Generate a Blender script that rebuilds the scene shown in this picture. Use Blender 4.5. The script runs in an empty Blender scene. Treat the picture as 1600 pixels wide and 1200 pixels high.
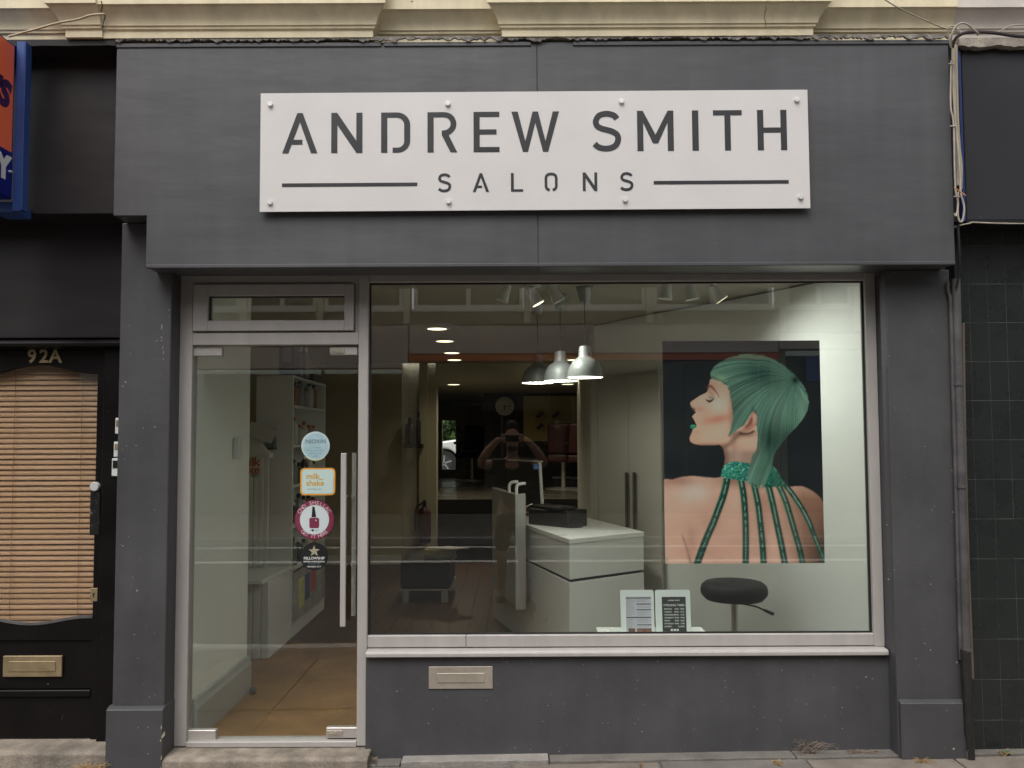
import bpy, bmesh, math, random
import numpy as np
from mathutils import Matrix, Vector
random.seed(4)
R = math.radians
S = bpy.context.scene
COL = S.collection

# ---------------------------------------------------------------- camera, sky, sun, exposure
PITCH, ROLL, DIST, EYE, FPX = R(3.0), R(-0.25), 4.3, 1.565, 1300.0
CAMLOC = Vector((0.0, -DIST, EYE))
CAMROT = (Matrix.Rotation(R(90) + PITCH, 3, 'X') @ Matrix.Rotation(ROLL, 3, 'Z'))
SHIFT = 85 / 1600 - math.tan(PITCH) * FPX / 1600
cam = bpy.data.cameras.new('camera')
cam.sensor_width = 36.0
cam.lens = 36.0 * FPX / 1600
cam.shift_y = SHIFT
cam.clip_start = 0.02
cam.clip_end = 500
camo = bpy.data.objects.new('camera', cam)
camo.matrix_world = Matrix.Translation(CAMLOC) @ CAMROT.to_4x4()
COL.objects.link(camo)
S.camera = camo

SUN_EL, SUN_AZ = R(58), R(200)      # sun high behind the photographer, veiled by cloud
world = bpy.data.worlds.new('World')
S.world = world
world.use_nodes = True
nt = world.node_tree
nt.nodes.clear()
sky = nt.nodes.new('ShaderNodeTexSky')
sky.sky_type = 'NISHITA'
sky.sun_disc = False
sky.sun_elevation = SUN_EL
sky.sun_rotation = SUN_AZ
sky.dust_density = 4.0
hs = nt.nodes.new('ShaderNodeHueSaturation')
hs.inputs['Saturation'].default_value = 0.18      # cloud cover: nearly neutral sky
bg = nt.nodes.new('ShaderNodeBackground')
bg.inputs['Strength'].default_value = 0.15
wo = nt.nodes.new('ShaderNodeOutputWorld')
nt.links.new(sky.outputs[0], hs.inputs['Color'])
nt.links.new(hs.outputs[0], bg.inputs['Color'])
nt.links.new(bg.outputs[0], wo.inputs['Surface'])
sun = bpy.data.lights.new('sun', 'SUN')
sun.energy = 0.9
sun.angle = R(35)
sun.color = (1.0, 0.955, 0.90)
suno = bpy.data.objects.new('sun', sun)
suno.rotation_euler = (R(90) - SUN_EL, 0, R(14))
suno.rotation_euler = Vector((math.sin(SUN_AZ) * math.cos(SUN_EL), math.cos(SUN_AZ) * math.cos(SUN_EL), math.sin(SUN_EL))).to_track_quat('Z', 'Y').to_euler()
suno.location = (0, -6, 12)
COL.objects.link(suno)
S.view_settings.view_transform = 'Standard'
S.view_settings.look = 'None'
S.view_settings.gamma = 1.0
S.view_settings.use_curve_mapping = False
S.view_settings.exposure = 0.5
S.render.engine = 'CYCLES'
S.cycles.use_denoising = True
S.cycles.max_bounces = 10
S.cycles.transparent_max_bounces = 16
S.cycles.diffuse_bounces = 6
S.cycles.glossy_bounces = 4
S.cycles.sample_clamp_indirect = 6.0
S.cycles.caustics_reflective = False
S.cycles.caustics_refractive = False

# ---------------------------------------------------------------- measuring helpers: a sight line meets a wall plane
def at(px, py, Y):
    d = CAMROT @ Vector(((px - 800) / FPX, ((600 - py) / 1600 + SHIFT) * 1600 / FPX, -1.0))
    t = (Y - CAMLOC.y) / d.y
    return CAMLOC + d * t
def XX(px, Y, py=750): return at(px, py, Y).x
def ZZ(py, Y, px=800): return at(px, py, Y).z

# ---------------------------------------------------------------- mesh helpers
def vbox(x0, x1, y0, y1, z0, z1):
    if x0 > x1: x0, x1 = x1, x0
    if y0 > y1: y0, y1 = y1, y0
    if z0 > z1: z0, z1 = z1, z0
    v = [(x0,y0,z0),(x1,y0,z0),(x1,y1,z0),(x0,y1,z0),(x0,y0,z1),(x1,y0,z1),(x1,y1,z1),(x0,y1,z1)]
    f = [(0,3,2,1),(4,5,6,7),(0,1,5,4),(1,2,6,5),(2,3,7,6),(3,0,4,7)]
    return v, f
def area2(p):
    return sum(p[i][0]*p[(i+1)%len(p)][1]-p[(i+1)%len(p)][0]*p[i][1] for i in range(len(p)))
def prism(poly, axis, a0, a1):
    """polygon extruded along axis: 'y' -> poly is (x,z); 'z' -> (x,y); 'x' -> (y,z)"""
    if a0 > a1: a0, a1 = a1, a0
    p = list(poly)
    if area2(p) < 0: p.reverse()
    n = len(p)
    def mk(u, w, a):
        return {'y': (u, a, w), 'z': (u, w, a), 'x': (a, u, w)}[axis]
    v = [mk(u, w, a0) for u, w in p] + [mk(u, w, a1) for u, w in p]
    lo, hi = list(range(n)), list(range(n, 2*n))
    sides = [(i, (i+1) % n, n+(i+1) % n, n+i) for i in range(n)]
    f = [tuple(reversed(lo)), tuple(hi)] + sides
    if axis == 'y': f = [tuple(reversed(q)) for q in f]
    return v, f
def tube(pts, r, n=8, cap=True):
    pts = [Vector(p) for p in pts]
    rr = r if isinstance(r, (list, tuple)) else [r]*len(pts)
    v, f = [], []
    prev = None
    for i, p in enumerate(pts):
        a = pts[max(i-1, 0)]; b = pts[min(i+1, len(pts)-1)]
        t = (b - a).normalized()
        if prev is None:
            u = t.orthogonal().normalized()
        else:
            u = (prev - t * prev.dot(t))
            u = u.normalized() if u.length > 1e-6 else t.orthogonal().normalized()
        prev = u
        w = t.cross(u)
        for k in range(n):
            a_ = 2*math.pi*k/n
            v.append(tuple(p + (u*math.cos(a_) + w*math.sin(a_))*rr[i]))
    for i in range(len(pts)-1):
        for k in range(n):
            f.append((i*n+k, i*n+(k+1) % n, (i+1)*n+(k+1) % n, (i+1)*n+k))
    if cap:
        f.append(tuple(reversed(range(n))))
        f.append(tuple(range((len(pts)-1)*n, len(pts)*n)))
    return v, f
def lathe(prof, c, n=24, axis='z'):
    v, f = [], []
    for r, h in prof:
        for k in range(n):
            a = 2*math.pi*k/n
            x, y = max(r, 1e-5)*math.cos(a), max(r, 1e-5)*math.sin(a)
            q = {'z': (x, y, h), 'y': (x, h, -y), 'x': (h, x, y)}[axis]
            v.append((c[0]+q[0], c[1]+q[1], c[2]+q[2]))
    for i in range(len(prof)-1):
        for k in range(n):
            f.append((i*n+k, i*n+(k+1) % n, (i+1)*n+(k+1) % n, (i+1)*n+k))
    if prof[0] != prof[-1]:
        f.append(tuple(reversed(range(n))))
        f.append(tuple(range((len(prof)-1)*n, len(prof)*n)))
    return v, f
def join(*parts):
    v, f = [], []
    for a, b in parts:
        o = len(v)
        v += list(a)
        f += [tuple(i+o for i in q) for q in b]
    return v, f
def xf(vf, m):
    return [tuple(m @ Vector(p)) for p in vf[0]], vf[1]
def rotz(vf, ang, piv):
    m = Matrix.Translation(piv) @ Matrix.Rotation(ang, 4, 'Z') @ Matrix.Translation(-Vector(piv))
    return xf(vf, m)
def rotax(vf, ang, piv, ax):
    m = Matrix.Translation(piv) @ Matrix.Rotation(ang, 4, ax) @ Matrix.Translation(-Vector(piv))
    return xf(vf, m)
def smoothline(pts, k=6, closed=False):
    P = [np.array(p, float) for p in pts]
    n = len(P); out = []
    rng = range(n) if closed else range(n-1)
    for i in rng:
        p0 = P[(i-1) % n] if closed or i > 0 else P[0]
        p1 = P[i]; p2 = P[(i+1) % n]
        p3 = P[(i+2) % n] if closed or i+2 < n else P[-1]
        for j in range(k):
            t = j/k
            out.append(tuple(0.5*((2*p1)+(-p0+p2)*t+(2*p0-5*p1+4*p2-p3)*t*t+(-p0+3*p1-3*p2+p3)*t**3)))
    if not closed: out.append(tuple(P[-1]))
    return out
def wloc(o):
    v = Vector((0, 0, 0))
    while o is not None:
        v += Vector(o.location); o = o.parent
    return v
def mesh_of(name, vf, mat, base, bevel=0.0, smooth=False, seg=1):
    me = bpy.data.meshes.new(name)
    v = [(p[0]-base[0], p[1]-base[1], p[2]-base[2]) for p in vf[0]]
    me.from_pydata(v, [], vf[1])
    bm = bmesh.new(); bm.from_mesh(me)
    if bevel > 0:
        eds = [e for e in bm.edges if len(e.link_faces) == 2 and e.calc_face_angle(0) > 0.6]
        bmesh.ops.bevel(bm, geom=eds, offset=bevel, segments=seg, affect='EDGES', profile=0.5, clamp_overlap=True)
    bmesh.ops.recalc_face_normals(bm, faces=bm.faces)
    bm.to_mesh(me); bm.free()
    if smooth:
        for p in me.polygons: p.use_smooth = True
        try: me.set_sharp_from_angle(angle=R(40))
        except Exception: pass
    me.materials.append(mat)
    return me
def part(name, vf, mat, parent=None, bevel=0.0, smooth=False, base=None, label=None, seg=1):
    if parent is not None: b = wloc(parent)
    elif base is not None: b = Vector(base)
    else:
        a = np.array(vf[0]); b = Vector(((a[:,0].min()+a[:,0].max())/2, (a[:,1].min()+a[:,1].max())/2, a[:,2].min()))
    o = bpy.data.objects.new(name, mesh_of(name, vf, mat, b, bevel, smooth, seg))
    COL.objects.link(o)
    if parent is not None: o.parent = parent
    else: o.location = b
    if label: o['label'] = label
    return o
def tag(o, label, cat, group=None):
    o['label'] = label; o['category'] = cat
    if group: o['group'] = group
    return o
def thing(name, label, cat, loc, group=None):
    o = bpy.data.objects.new(name, None)
    o.empty_display_size = 0.1
    o.location = loc
    COL.objects.link(o)
    return tag(o, label, cat, group)
def structure(name, vf, mat, bevel=0.0, parent=None):
    o = part(name, vf, mat, parent, bevel)
    if parent is None: o['kind'] = 'structure'
    return o
def dup(o, loc=None, label=None, parent=None):
    c = o.copy(); COL.objects.link(c)
    if parent is not None: c.parent = parent
    if loc is not None: c.location = loc
    if label: c['label'] = label
    for ch in list(o.children): dup(ch, None, None, c)
    return c
def text(name, s, size, mat, m, parent, depth=0.0006, bold=0.0, align='CENTER', spacing=1.0, shear=0.0):
    cu = bpy.data.curves.new(name, 'FONT')
    cu.body = s; cu.size = size; cu.extrude = depth; cu.offset = bold
    cu.align_x = align; cu.align_y = 'CENTER'; cu.space_character = spacing; cu.shear = shear
    cu.resolution_u = 3
    o = bpy.data.objects.new(name, cu); COL.objects.link(o)
    dg = bpy.context.evaluated_depsgraph_get()
    me = bpy.data.meshes.new_from_object(o.evaluated_get(dg))
    bpy.data.objects.remove(o); bpy.data.curves.remove(cu)
    me.name = name
    b = wloc(parent)
    me.transform(Matrix.Translation(-b) @ m)
    me.materials.clear(); me.materials.append(mat)
    ob = bpy.data.objects.new(name, me); COL.objects.link(ob); ob.parent = parent
    return ob
FACE = Matrix.Rotation(R(90), 4, 'X')           # text facing the street
def facing(x, y, z): return Matrix.Translation((x, y, z)) @ FACE

# ---------------------------------------------------------------- materials
def M(name, col, rough=0.6, metal=0.0, var=0.12, streak=0.0, vscale=4.0, bump=0.0, bscale=60.0, spec=0.5, specks=None, stretch=None, col2=None, coat=0.0, fine=0.0, emit=None, estr=0.0):
    m = bpy.data.materials.new(name); m.use_nodes = True
    t = m.node_tree; n = t.nodes; L = t.links
    p = n['Principled BSDF']
    p.inputs['Roughness'].default_value = rough
    p.inputs['Metallic'].default_value = metal
    p.inputs['Specular IOR Level'].default_value = spec
    p.inputs['Coat Weight'].default_value = coat
    if emit:
        p.inputs['Emission Color'].default_value = (*emit, 1); p.inputs['Emission Strength'].default_value = estr
    geo = n.new('ShaderNodeNewGeometry')
    src = geo.outputs['Position']
    if stretch:
        mp = n.new('ShaderNodeMapping'); mp.inputs['Scale'].default_value = stretch
        L.new(src, mp.inputs['Vector']); src = mp.outputs[0]
    noi = n.new('ShaderNodeTexNoise'); noi.inputs['Scale'].default_value = vscale; noi.inputs['Detail'].default_value = 6; noi.inputs['Roughness'].default_value = 0.62
    L.new(src, noi.inputs['Vector'])
    mr = n.new('ShaderNodeMapRange'); mr.inputs['From Min'].default_value = 0.3; mr.inputs['From Max'].default_value = 0.7
    L.new(noi.outputs['Fac'], mr.inputs['Value'])
    mx = n.new('ShaderNodeMix'); mx.data_type = 'RGBA'
    c1 = tuple(max(0, c*(1-var)) for c in col); c2 = col2 or tuple(min(1, c*(1+var)) for c in col)
    mx.inputs['A'].default_value = (*c1, 1); mx.inputs['B'].default_value = (*c2, 1)
    L.new(mr.outputs[0], mx.inputs['Factor'])
    out = mx.outputs['Result']
    if fine > 0:
        n2 = n.new('ShaderNodeTexNoise'); n2.inputs['Scale'].default_value = 260; n2.inputs['Detail'].default_value = 3
        L.new(geo.outputs['Position'], n2.inputs['Vector'])
        m2 = n.new('ShaderNodeMapRange'); m2.inputs['From Min'].default_value = 0.3; m2.inputs['From Max'].default_value = 0.7
        m2.inputs['To Min'].default_value = 1-fine; m2.inputs['To Max'].default_value = 1+fine
        L.new(n2.outputs['Fac'], m2.inputs['Value'])
        mm = n.new('ShaderNodeVectorMath'); mm.operation = 'SCALE'
        L.new(out, mm.inputs[0]); L.new(m2.outputs[0], mm.inputs['Scale'])
        out = mm.outputs[0]
    if streak > 0:
        mp2 = n.new('ShaderNodeMapping'); mp2.inputs['Scale'].default_value = (14, 14, 0.9)
        L.new(geo.outputs['Position'], mp2.inputs['Vector'])
        ns = n.new('ShaderNodeTexNoise'); ns.inputs['Scale'].default_value = 1.0; ns.inputs['Detail'].default_value = 4
        L.new(mp2.outputs[0], ns.inputs['Vector'])
        ms = n.new('ShaderNodeMapRange'); ms.inputs['From Min'].default_value = 0.35; ms.inputs['From Max'].default_value = 0.65
        ms.inputs['To Min'].default_value = 1-streak; ms.inputs['To Max'].default_value = 1+streak
        L.new(ns.outputs['Fac'], ms.inputs['Value'])
        vs = n.new('ShaderNodeVectorMath'); vs.operation = 'SCALE'
        L.new(out, vs.inputs[0]); L.new(ms.outputs[0], vs.inputs['Scale']); out = vs.outputs[0]
    if specks:
        sc, thr, scol = specks
        vo = n.new('ShaderNodeTexVoronoi'); vo.inputs['Scale'].default_value = sc
        L.new(geo.outputs['Position'], vo.inputs['Vector'])
        n3 = n.new('ShaderNodeTexNoise'); n3.inputs['Scale'].default_value = sc*0.35; n3.inputs['Detail'].default_value = 2
        L.new(geo.outputs['Position'], n3.inputs['Vector'])
        m3 = n.new('ShaderNodeMapRange'); m3.inputs['From Min'].default_value = 0.44; m3.inputs['From Max'].default_value = 0.75
        m3.inputs['To Min'].default_value = 0.0; m3.inputs['To Max'].default_value = thr
        L.new(n3.outputs['Fac'], m3.inputs['Value'])
        lt = n.new('ShaderNodeMath'); lt.operation = 'LESS_THAN'
        L.new(vo.outputs['Distance'], lt.inputs[0]); L.new(m3.outputs[0], lt.inputs[1])
        mx3 = n.new('ShaderNodeMix'); mx3.data_type = 'RGBA'
        L.new(lt.outputs[0], mx3.inputs['Factor']); L.new(out, mx3.inputs['A']); mx3.inputs['B'].default_value = (*scol, 1)
        out = mx3.outputs['Result']
    L.new(out, p.inputs['Base Color'])
    # roughness varies a little so that nothing is uniformly glossy
    mrr = n.new('ShaderNodeMapRange'); mrr.inputs['From Min'].default_value = 0.3; mrr.inputs['From Max'].default_value = 0.7
    mrr.inputs['To Min'].default_value = max(0.02, rough*0.85); mrr.inputs['To Max'].default_value = min(1, rough*1.15)
    L.new(noi.outputs['Fac'], mrr.inputs['Value']); L.new(mrr.outputs[0], p.inputs['Roughness'])
    if bump > 0:
        nb = n.new('ShaderNodeTexNoise'); nb.inputs['Scale'].default_value = bscale; nb.inputs['Detail'].default_value = 5
        L.new(src, nb.inputs['Vector'])
        b = n.new('ShaderNodeBump'); b.inputs['Strength'].default_value = bump; b.inputs['Distance'].default_value = 0.01
        L.new(nb.outputs['Fac'], b.inputs['Height']); L.new(b.outputs[0], p.inputs['Normal'])
    return m
def glass_mat(name, tint, refl=0.055, rough=0.0):
    m = bpy.data.materials.new(name); m.use_nodes = True
    t = m.node_tree; n = t.nodes; L = t.links; n.clear()
    out = n.new('ShaderNodeOutputMaterial'); mix = n.new('ShaderNodeMixShader')
    tr = n.new('ShaderNodeBsdfTransparent'); tr.inputs['Color'].default_value = (*tint, 1)
    gl = n.new('ShaderNodeBsdfGlossy'); gl.inputs['Roughness'].default_value = rough
    lw = n.new('ShaderNodeLayerWeight'); lw.inputs['Blend'].default_value = 0.5
    pw = n.new('ShaderNodeMath'); pw.operation = 'POWER'; pw.inputs[1].default_value = 5
    L.new(lw.outputs['Facing'], pw.inputs[0])
    mr = n.new('ShaderNodeMapRange'); mr.inputs['To Min'].default_value = refl; mr.inputs['To Max'].default_value = 1.0
    L.new(pw.outputs[0], mr.inputs['Value'])
    L.new(mr.outputs[0], mix.inputs['Fac']); L.new(tr.outputs[0], mix.inputs[1]); L.new(gl.outputs[0], mix.inputs[2])
    L.new(mix.outputs[0], out.inputs['Surface'])
    return m
def emit_mat(name, col, s):
    m = bpy.data.materials.new(name); m.use_nodes = True
    n = m.node_tree.nodes; n.clear()
    e = n.new('ShaderNodeEmission'); e.inputs['Color'].default_value = (*col, 1); e.inputs['Strength'].default_value = s
    o = n.new('ShaderNodeOutputMaterial'); m.node_tree.links.new(e.outputs[0], o.inputs['Surface'])
    return m

GREY = M('grey masonry paint', (0.0615, 0.061, 0.0655), 0.55, streak=0.045, var=0.18, vscale=2.2, bump=0.16, bscale=24, specks=(38, 0.105, (0.50, 0.48, 0.45)), fine=0.04)
GREYF = M('grey fascia paint', (0.079, 0.0795, 0.0855), 0.42, streak=0.05, var=0.13, vscale=1.4, bump=0.30, bscale=3.6, stretch=(0.7, 1, 2.2), fine=0.03)
CREAM = M('cream masonry paint', (0.75, 0.655, 0.45), 0.6, streak=0.07, var=0.13, vscale=3, bump=0.12, bscale=25, specks=(9, 0.05, (0.2, 0.16, 0.1)), fine=0.04)
PINK = M('pale pinkish masonry paint', (0.66, 0.60, 0.54), 0.65, var=0.12, vscale=3, bump=0.15, bscale=25, fine=0.05)
FRAME = M('off white aluminium frame paint', (0.405, 0.38, 0.362), 0.42, var=0.07, vscale=5, stretch=(3, 3, .6), specks=(30, 0.03, (0.2, 0.18, 0.17)))
SIGNW = M('brushed white sign panel', (0.68, 0.655, 0.64), 0.38, var=0.03, vscale=3, fine=0.03)
SIGNK = M('charcoal sign lettering', (0.030, 0.030, 0.034), 0.4, var=0.1)
STEEL = M('brushed steel', (0.60, 0.57, 0.54), 0.38, metal=0.6, var=0.08, vscale=20, stretch=(1, 1, 8))
CHROME = M('satin chrome', (0.80, 0.79, 0.78), 0.35, metal=0.35, var=0.05)
BRASS = M('tarnished brass', (0.36, 0.28, 0.165), 0.45, metal=0.55, var=0.18, vscale=14)
BRONZE = M('satin bronze plate', (0.43, 0.38, 0.315), 0.42, metal=0.4, var=0.12, vscale=14)
BLACKP = M('black gloss door paint', (0.0065, 0.0055, 0.0055), 0.35, spec=0.22, var=0.3, vscale=5, bump=0.06, bscale=18, specks=(22, 0.09, (0.35, 0.34, 0.32)))
BLACKM = M('faded black board', (0.019, 0.016, 0.017), 0.45, spec=0.3, var=0.35, vscale=1.6, bump=0.12, bscale=5, stretch=(.7, 1, 2.4))
NAVYBLK = M('dark slate fascia board', (0.027, 0.027, 0.032), 0.45, spec=0.35, var=0.15, vscale=1.6, bump=0.05, bscale=5, specks=(9, .05, (.5, .5, .5)))
TILE = M('dark green glazed tile', (0.020, 0.0235, 0.0225), 0.28, spec=0.4, var=0.12, vscale=7, bump=0.015, bscale=16, specks=(28, .06, (.3, .3, .28)))
GROUT = M('grey grout', (0.11, 0.118, 0.114), 0.9, var=0.35, vscale=9)
CONC = M('rough concrete', (0.235, 0.20, 0.16), 0.9, streak=.12, var=0.32, vscale=7, bump=0.5, bscale=70, fine=0.28)
CONCD = M('grey concrete', (0.15, 0.137, 0.122), 0.92, var=0.25, vscale=5, bump=0.4, bscale=60, fine=0.22)
CONCL = M('pale cement patch', (0.27, 0.25, 0.225), 0.92, var=0.2, vscale=8, bump=0.5, bscale=60, fine=0.2)
SLAB = M('paving slab', (0.185, 0.157, 0.128), 0.9, specks=(9, .13, (.07, .06, .055)), var=0.25, vscale=6, bump=0.35, bscale=80, fine=0.25)
ASPH = M('asphalt', (0.060, 0.058, 0.056), 0.9, var=0.2, vscale=3, bump=0.4, bscale=120, fine=0.3)
KERB = M('granite kerb', (0.36, 0.35, 0.34), 0.8, var=0.2, vscale=8, fine=0.25)
LINE = M('road marking paint', (0.80, 0.78, 0.72), 0.8, var=0.2, vscale=9)
GLASS = glass_mat('window glass', (0.945, 0.970, 0.95), 0.082)
GLASSC = glass_mat('clear glass', (0.93, 0.95, 0.94), 0.05)
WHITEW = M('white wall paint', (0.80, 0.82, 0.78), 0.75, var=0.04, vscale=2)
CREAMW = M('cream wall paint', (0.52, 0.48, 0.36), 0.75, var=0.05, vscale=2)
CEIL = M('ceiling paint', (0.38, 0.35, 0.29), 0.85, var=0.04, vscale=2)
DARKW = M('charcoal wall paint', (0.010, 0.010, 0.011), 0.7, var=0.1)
WHITEL = M('white laminate', (0.80, 0.81, 0.77), 0.3, var=0.02, vscale=2)
WHITEB = M('white board paint', (0.72, 0.74, 0.73), 0.55, var=0.04, vscale=3)
SKIRT = M('grey skirting gloss', (0.36, 0.38, 0.37), 0.35, var=0.05)
WOOD = M('dark stained floorboard', (0.078, 0.037, 0.016), 0.45, spec=.3, var=0.4, vscale=3, stretch=(9, .7, 1), bump=0.05, bscale=20)
MATT = M('coir matting', (0.225, 0.12, 0.045), 0.98, var=0.25, vscale=4, bump=0.7, bscale=160, fine=0.3, spec=0.1)
VINYL = M('grey vinyl floor', (0.10, 0.09, 0.075), 0.28, var=0.15, vscale=3)
BLACK = M('black plastic', (0.012, 0.012, 0.013), 0.4, var=0.2)
LEATH = M('black leatherette', (0.008, 0.008, 0.009), 0.6, spec=0.3, var=0.2, bump=0.2, bscale=90)
WHITEP = M('white plastic', (0.72, 0.73, 0.71), 0.35, var=0.03)
PAPER = M('printed paper', (0.62, 0.60, 0.56), 0.7, var=0.08)
FROST = M('smoked grey acrylic', (0.40, 0.40, 0.385), 0.5, var=0.06)
ALU = M('anodised aluminium', (0.62, 0.62, 0.62), 0.35, metal=0.8, var=0.05)
SHADE = M('brushed aluminium lamp shade', (0.24, 0.25, 0.238), 0.5, metal=0.2, var=0.1, vscale=10, stretch=(1, 1, 12))
CABLE = M('dirty white cable sheath', (0.42, 0.37, 0.30), 0.6, var=0.25, vscale=12)
CABLEK = M('black cable sheath', (0.020, 0.018, 0.018), 0.5, var=0.25, vscale=12)
PIPEM = M('grey painted pipe', (0.085, 0.082, 0.082), 0.38, var=0.35, vscale=9, specks=(40, .10, (.02, .02, .02)))
LEAD = M('weathered lead flashing', (0.20, 0.18, 0.16), 0.85, var=0.8, vscale=26, bump=0.6, bscale=60, fine=0.3)
ORANGE = M('orange sign face', (0.95, 0.17, 0.065), 0.35, var=0.04)
NAVY = M('royal blue sign face', (0.006, 0.009, 0.16), 0.3, var=0.08)
BLUEP = M('blue sign box paint', (0.035, 0.08, 0.27), 0.4, var=0.18, vscale=7, specks=(30, .06, (.005, .005, .01)))
INDIGO = M('indigo lettering', (0.05, 0.012, 0.07), 0.4, var=0.05)
SLAT = M('tan blind slat', (0.45, 0.268, 0.135), 0.5, var=0.08, vscale=6)
STRAW = M('dry straw', (0.36, 0.23, 0.11), 0.85, var=0.35, vscale=30, spec=0.1)
SEED = M('faded weed stalk', (0.22, 0.17, 0.13), 0.85, var=0.35, vscale=30, spec=0.1)
GRN = M('green scrap', (0.02, 0.14, 0.06), 0.6)
RED = M('red enamel', (0.06, 0.008, 0.010), 0.35, var=0.1)
REDL = M('dark red leatherette', (0.040, 0.005, 0.005), 0.55, var=0.15)
BULB = emit_mat('lit lamp', (1.0, 0.86, 0.56), 2.2)
BULBW = emit_mat('lit pendant bulb', (1.0, 0.93, 0.78), 6.0)

# ================================================================ GROUND
GZ = -0.036                                  # pavement level; the shop floor is z = 0
structure('ground', vbox(-60, 60, -60, 60, -0.42, -0.40), CONCD)
def slabs(parent, xs, ys, z0, z1, mats, gap=0.005):
    for i in range(len(xs)-1):
        for j in range(len(ys)-1):
            dz = random.uniform(-0.0025, 0.0025)
            part('paving_slab', vbox(xs[i]+gap, xs[i+1]-gap, ys[j]+gap, ys[j+1]-gap, z0, z1+dz), random.choice(mats), parent, bevel=0.004)
SLOPE = .013
def gz(x): return GZ + SLOPE*x
pave = structure('pavement', vbox(-7, 7, -2.2, 0.0, -0.395, GZ-0.012), CONCD)
ys = [-0.115-0.6*k for k in range(4)][::-1]
slabs(pave, [-3.6+0.72*k for k in range(11)], ys, GZ-0.05, GZ, [SLAB, SLAB, CONCD])
# narrow strips against the wall: grey concrete margin and a paler cement patch
for x0, x1, mt, dz in ((XX(578, -.06, 1180), XX(628, -.06, 1180), CONCD, 0.0), (XX(630, -.06, 1180), XX(858, -.06, 1180), CONCL, 0.012), (XX(860, -.06, 1180), XX(1240, -.06, 1180), CONCD, 0.004), (XX(1242, -.06, 1180), XX(1640, -.06, 1180), CONCD, 0.002)):
    v = []; n = 24
    w = random.uniform
    top = [(x0+(x1-x0)*k/n, -0.107+(w(-.006, .006) if 0 < k < n else 0)) for k in range(n+1)]
    part('margin_strip', prism(top + [(x1, 0.02), (x0, 0.02)], 'z', GZ-0.05, GZ+dz+0.004), mt, pave, bevel=0.003)
pave.rotation_euler.y = -SLOPE
kerbo = structure('kerb', vbox(-7, 7, -2.35, -2.2, -0.395, GZ-0.002), KERB, bevel=0.01)
kerbo.rotation_euler.y = -SLOPE
road = structure('road', vbox(-60, 60, -9.3, -2.35, -0.39, -0.165), ASPH)
structure('opposite_kerb', vbox(-60, 60, -9.45, -9.3, -0.395, -0.05), KERB, bevel=0.01)
structure('opposite_pavement', vbox(-60, 60, -13.62, -9.45, -0.395, -0.06), SLAB)
for yy in (-2.66, -7.45, -9.0):
    part('road_line', vbox(-60, 60, yy-.09, yy+.09, -0.164, -0.161), LINE, road)

# ================================================================ SALON SHOPFRONT
shop = thing('salon_shopfront', 'dark grey salon shopfront with pale framed glass door and wide display window', 'shopfront', (0, 0, GZ))
FY = -0.25
fz_top, fz_bot, fz_notch = ZZ(66, FY), ZZ(415, FY), ZZ(334, FY)
fx_l, fx_n, fx_r, fx_j = XX(180, FY, 200), XX(228.5, FY, 375), XX(1489, FY, 300), XX(840, FY, 250)
def fascia_board(poly): return prism(poly, 'y', FY, -0.02)
part('fascia_board', fascia_board([(fx_l, fz_notch), (fx_n, fz_notch), (fx_n, fz_bot), (fx_j-.0008, fz_bot), (fx_j-.0008, fz_top), (fx_l, fz_top)]), GREYF, shop, bevel=0.0015)
part('fascia_board', fascia_board([(fx_j+.0008, fz_bot), (fx_r, fz_bot), (fx_r, fz_top), (fx_j+.0008, fz_top)]), GREYF, shop, bevel=0.0015)
# dents and blisters of the painted ply are in the relief; edging lath along the bottom
part('drip_lath', vbox(fx_n+.001, fx_r-.001, FY-.006, FY+.02, fz_bot-.006, fz_bot+.012), GREYF, shop, bevel=0.003)
for a, b in ((182, 596), (600, 830), (895, 1484)):
    part('top_lath', vbox(XX(a, FY, 70), XX(b, FY, 70), FY-.007, FY+.01, ZZ(72.5, FY), fz_top+.001), GREYF, shop, bevel=0.003)
# lead flashing with a torn edge between fascia and cornice
def ragged(x0, x1, y, z0, z1, amp, n, th=.012):
    top = [(x0+(x1-x0)*k/n, z1) for k in range(n+1)]
    bot = []
    h = 0
    for k in range(n+1):
        h = 0.55*h + random.uniform(-amp, amp)
        bot.append((x0+(x1-x0)*k/n, z0 + h))
    return prism(top + bot[::-1], 'y', y, y+th)
part('flashing', ragged(fx_l, fx_r, FY-.016, fz_top+.007, ZZ(58.5, FY), .0075, 420), LEAD, shop)
# pilasters and plinths
PY = -0.115
lp0, lp1 = XX(182, PY, 760), XX(263, PY, 760)
rp0, rp1 = XX(1392.5, PY, 760), XX(1494, PY, 760)
part('pilaster', vbox(lp0, lp1, PY, 0.09, GZ-.05, fz_notch-.001), GREY, shop, bevel=0.006, seg=2)
part('pilaster', vbox(rp0, rp1, PY, 0.09, GZ-.05, fz_bot-.001), GREY, shop, bevel=0.006, seg=2)
for a, b, py in ((lp0-.016, lp1+.004, 1103), (rp0+.004, rp1+.004, 1098)):
    z1 = ZZ(py, PY-.03)
    part('plinth', prism([(PY-.028, GZ-.05), (0.05, GZ-.05), (0.05, z1), (PY+.002, z1), (PY-.028, z1-.012)], 'x', a, b), GREY, shop, bevel=0.003)
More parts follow.
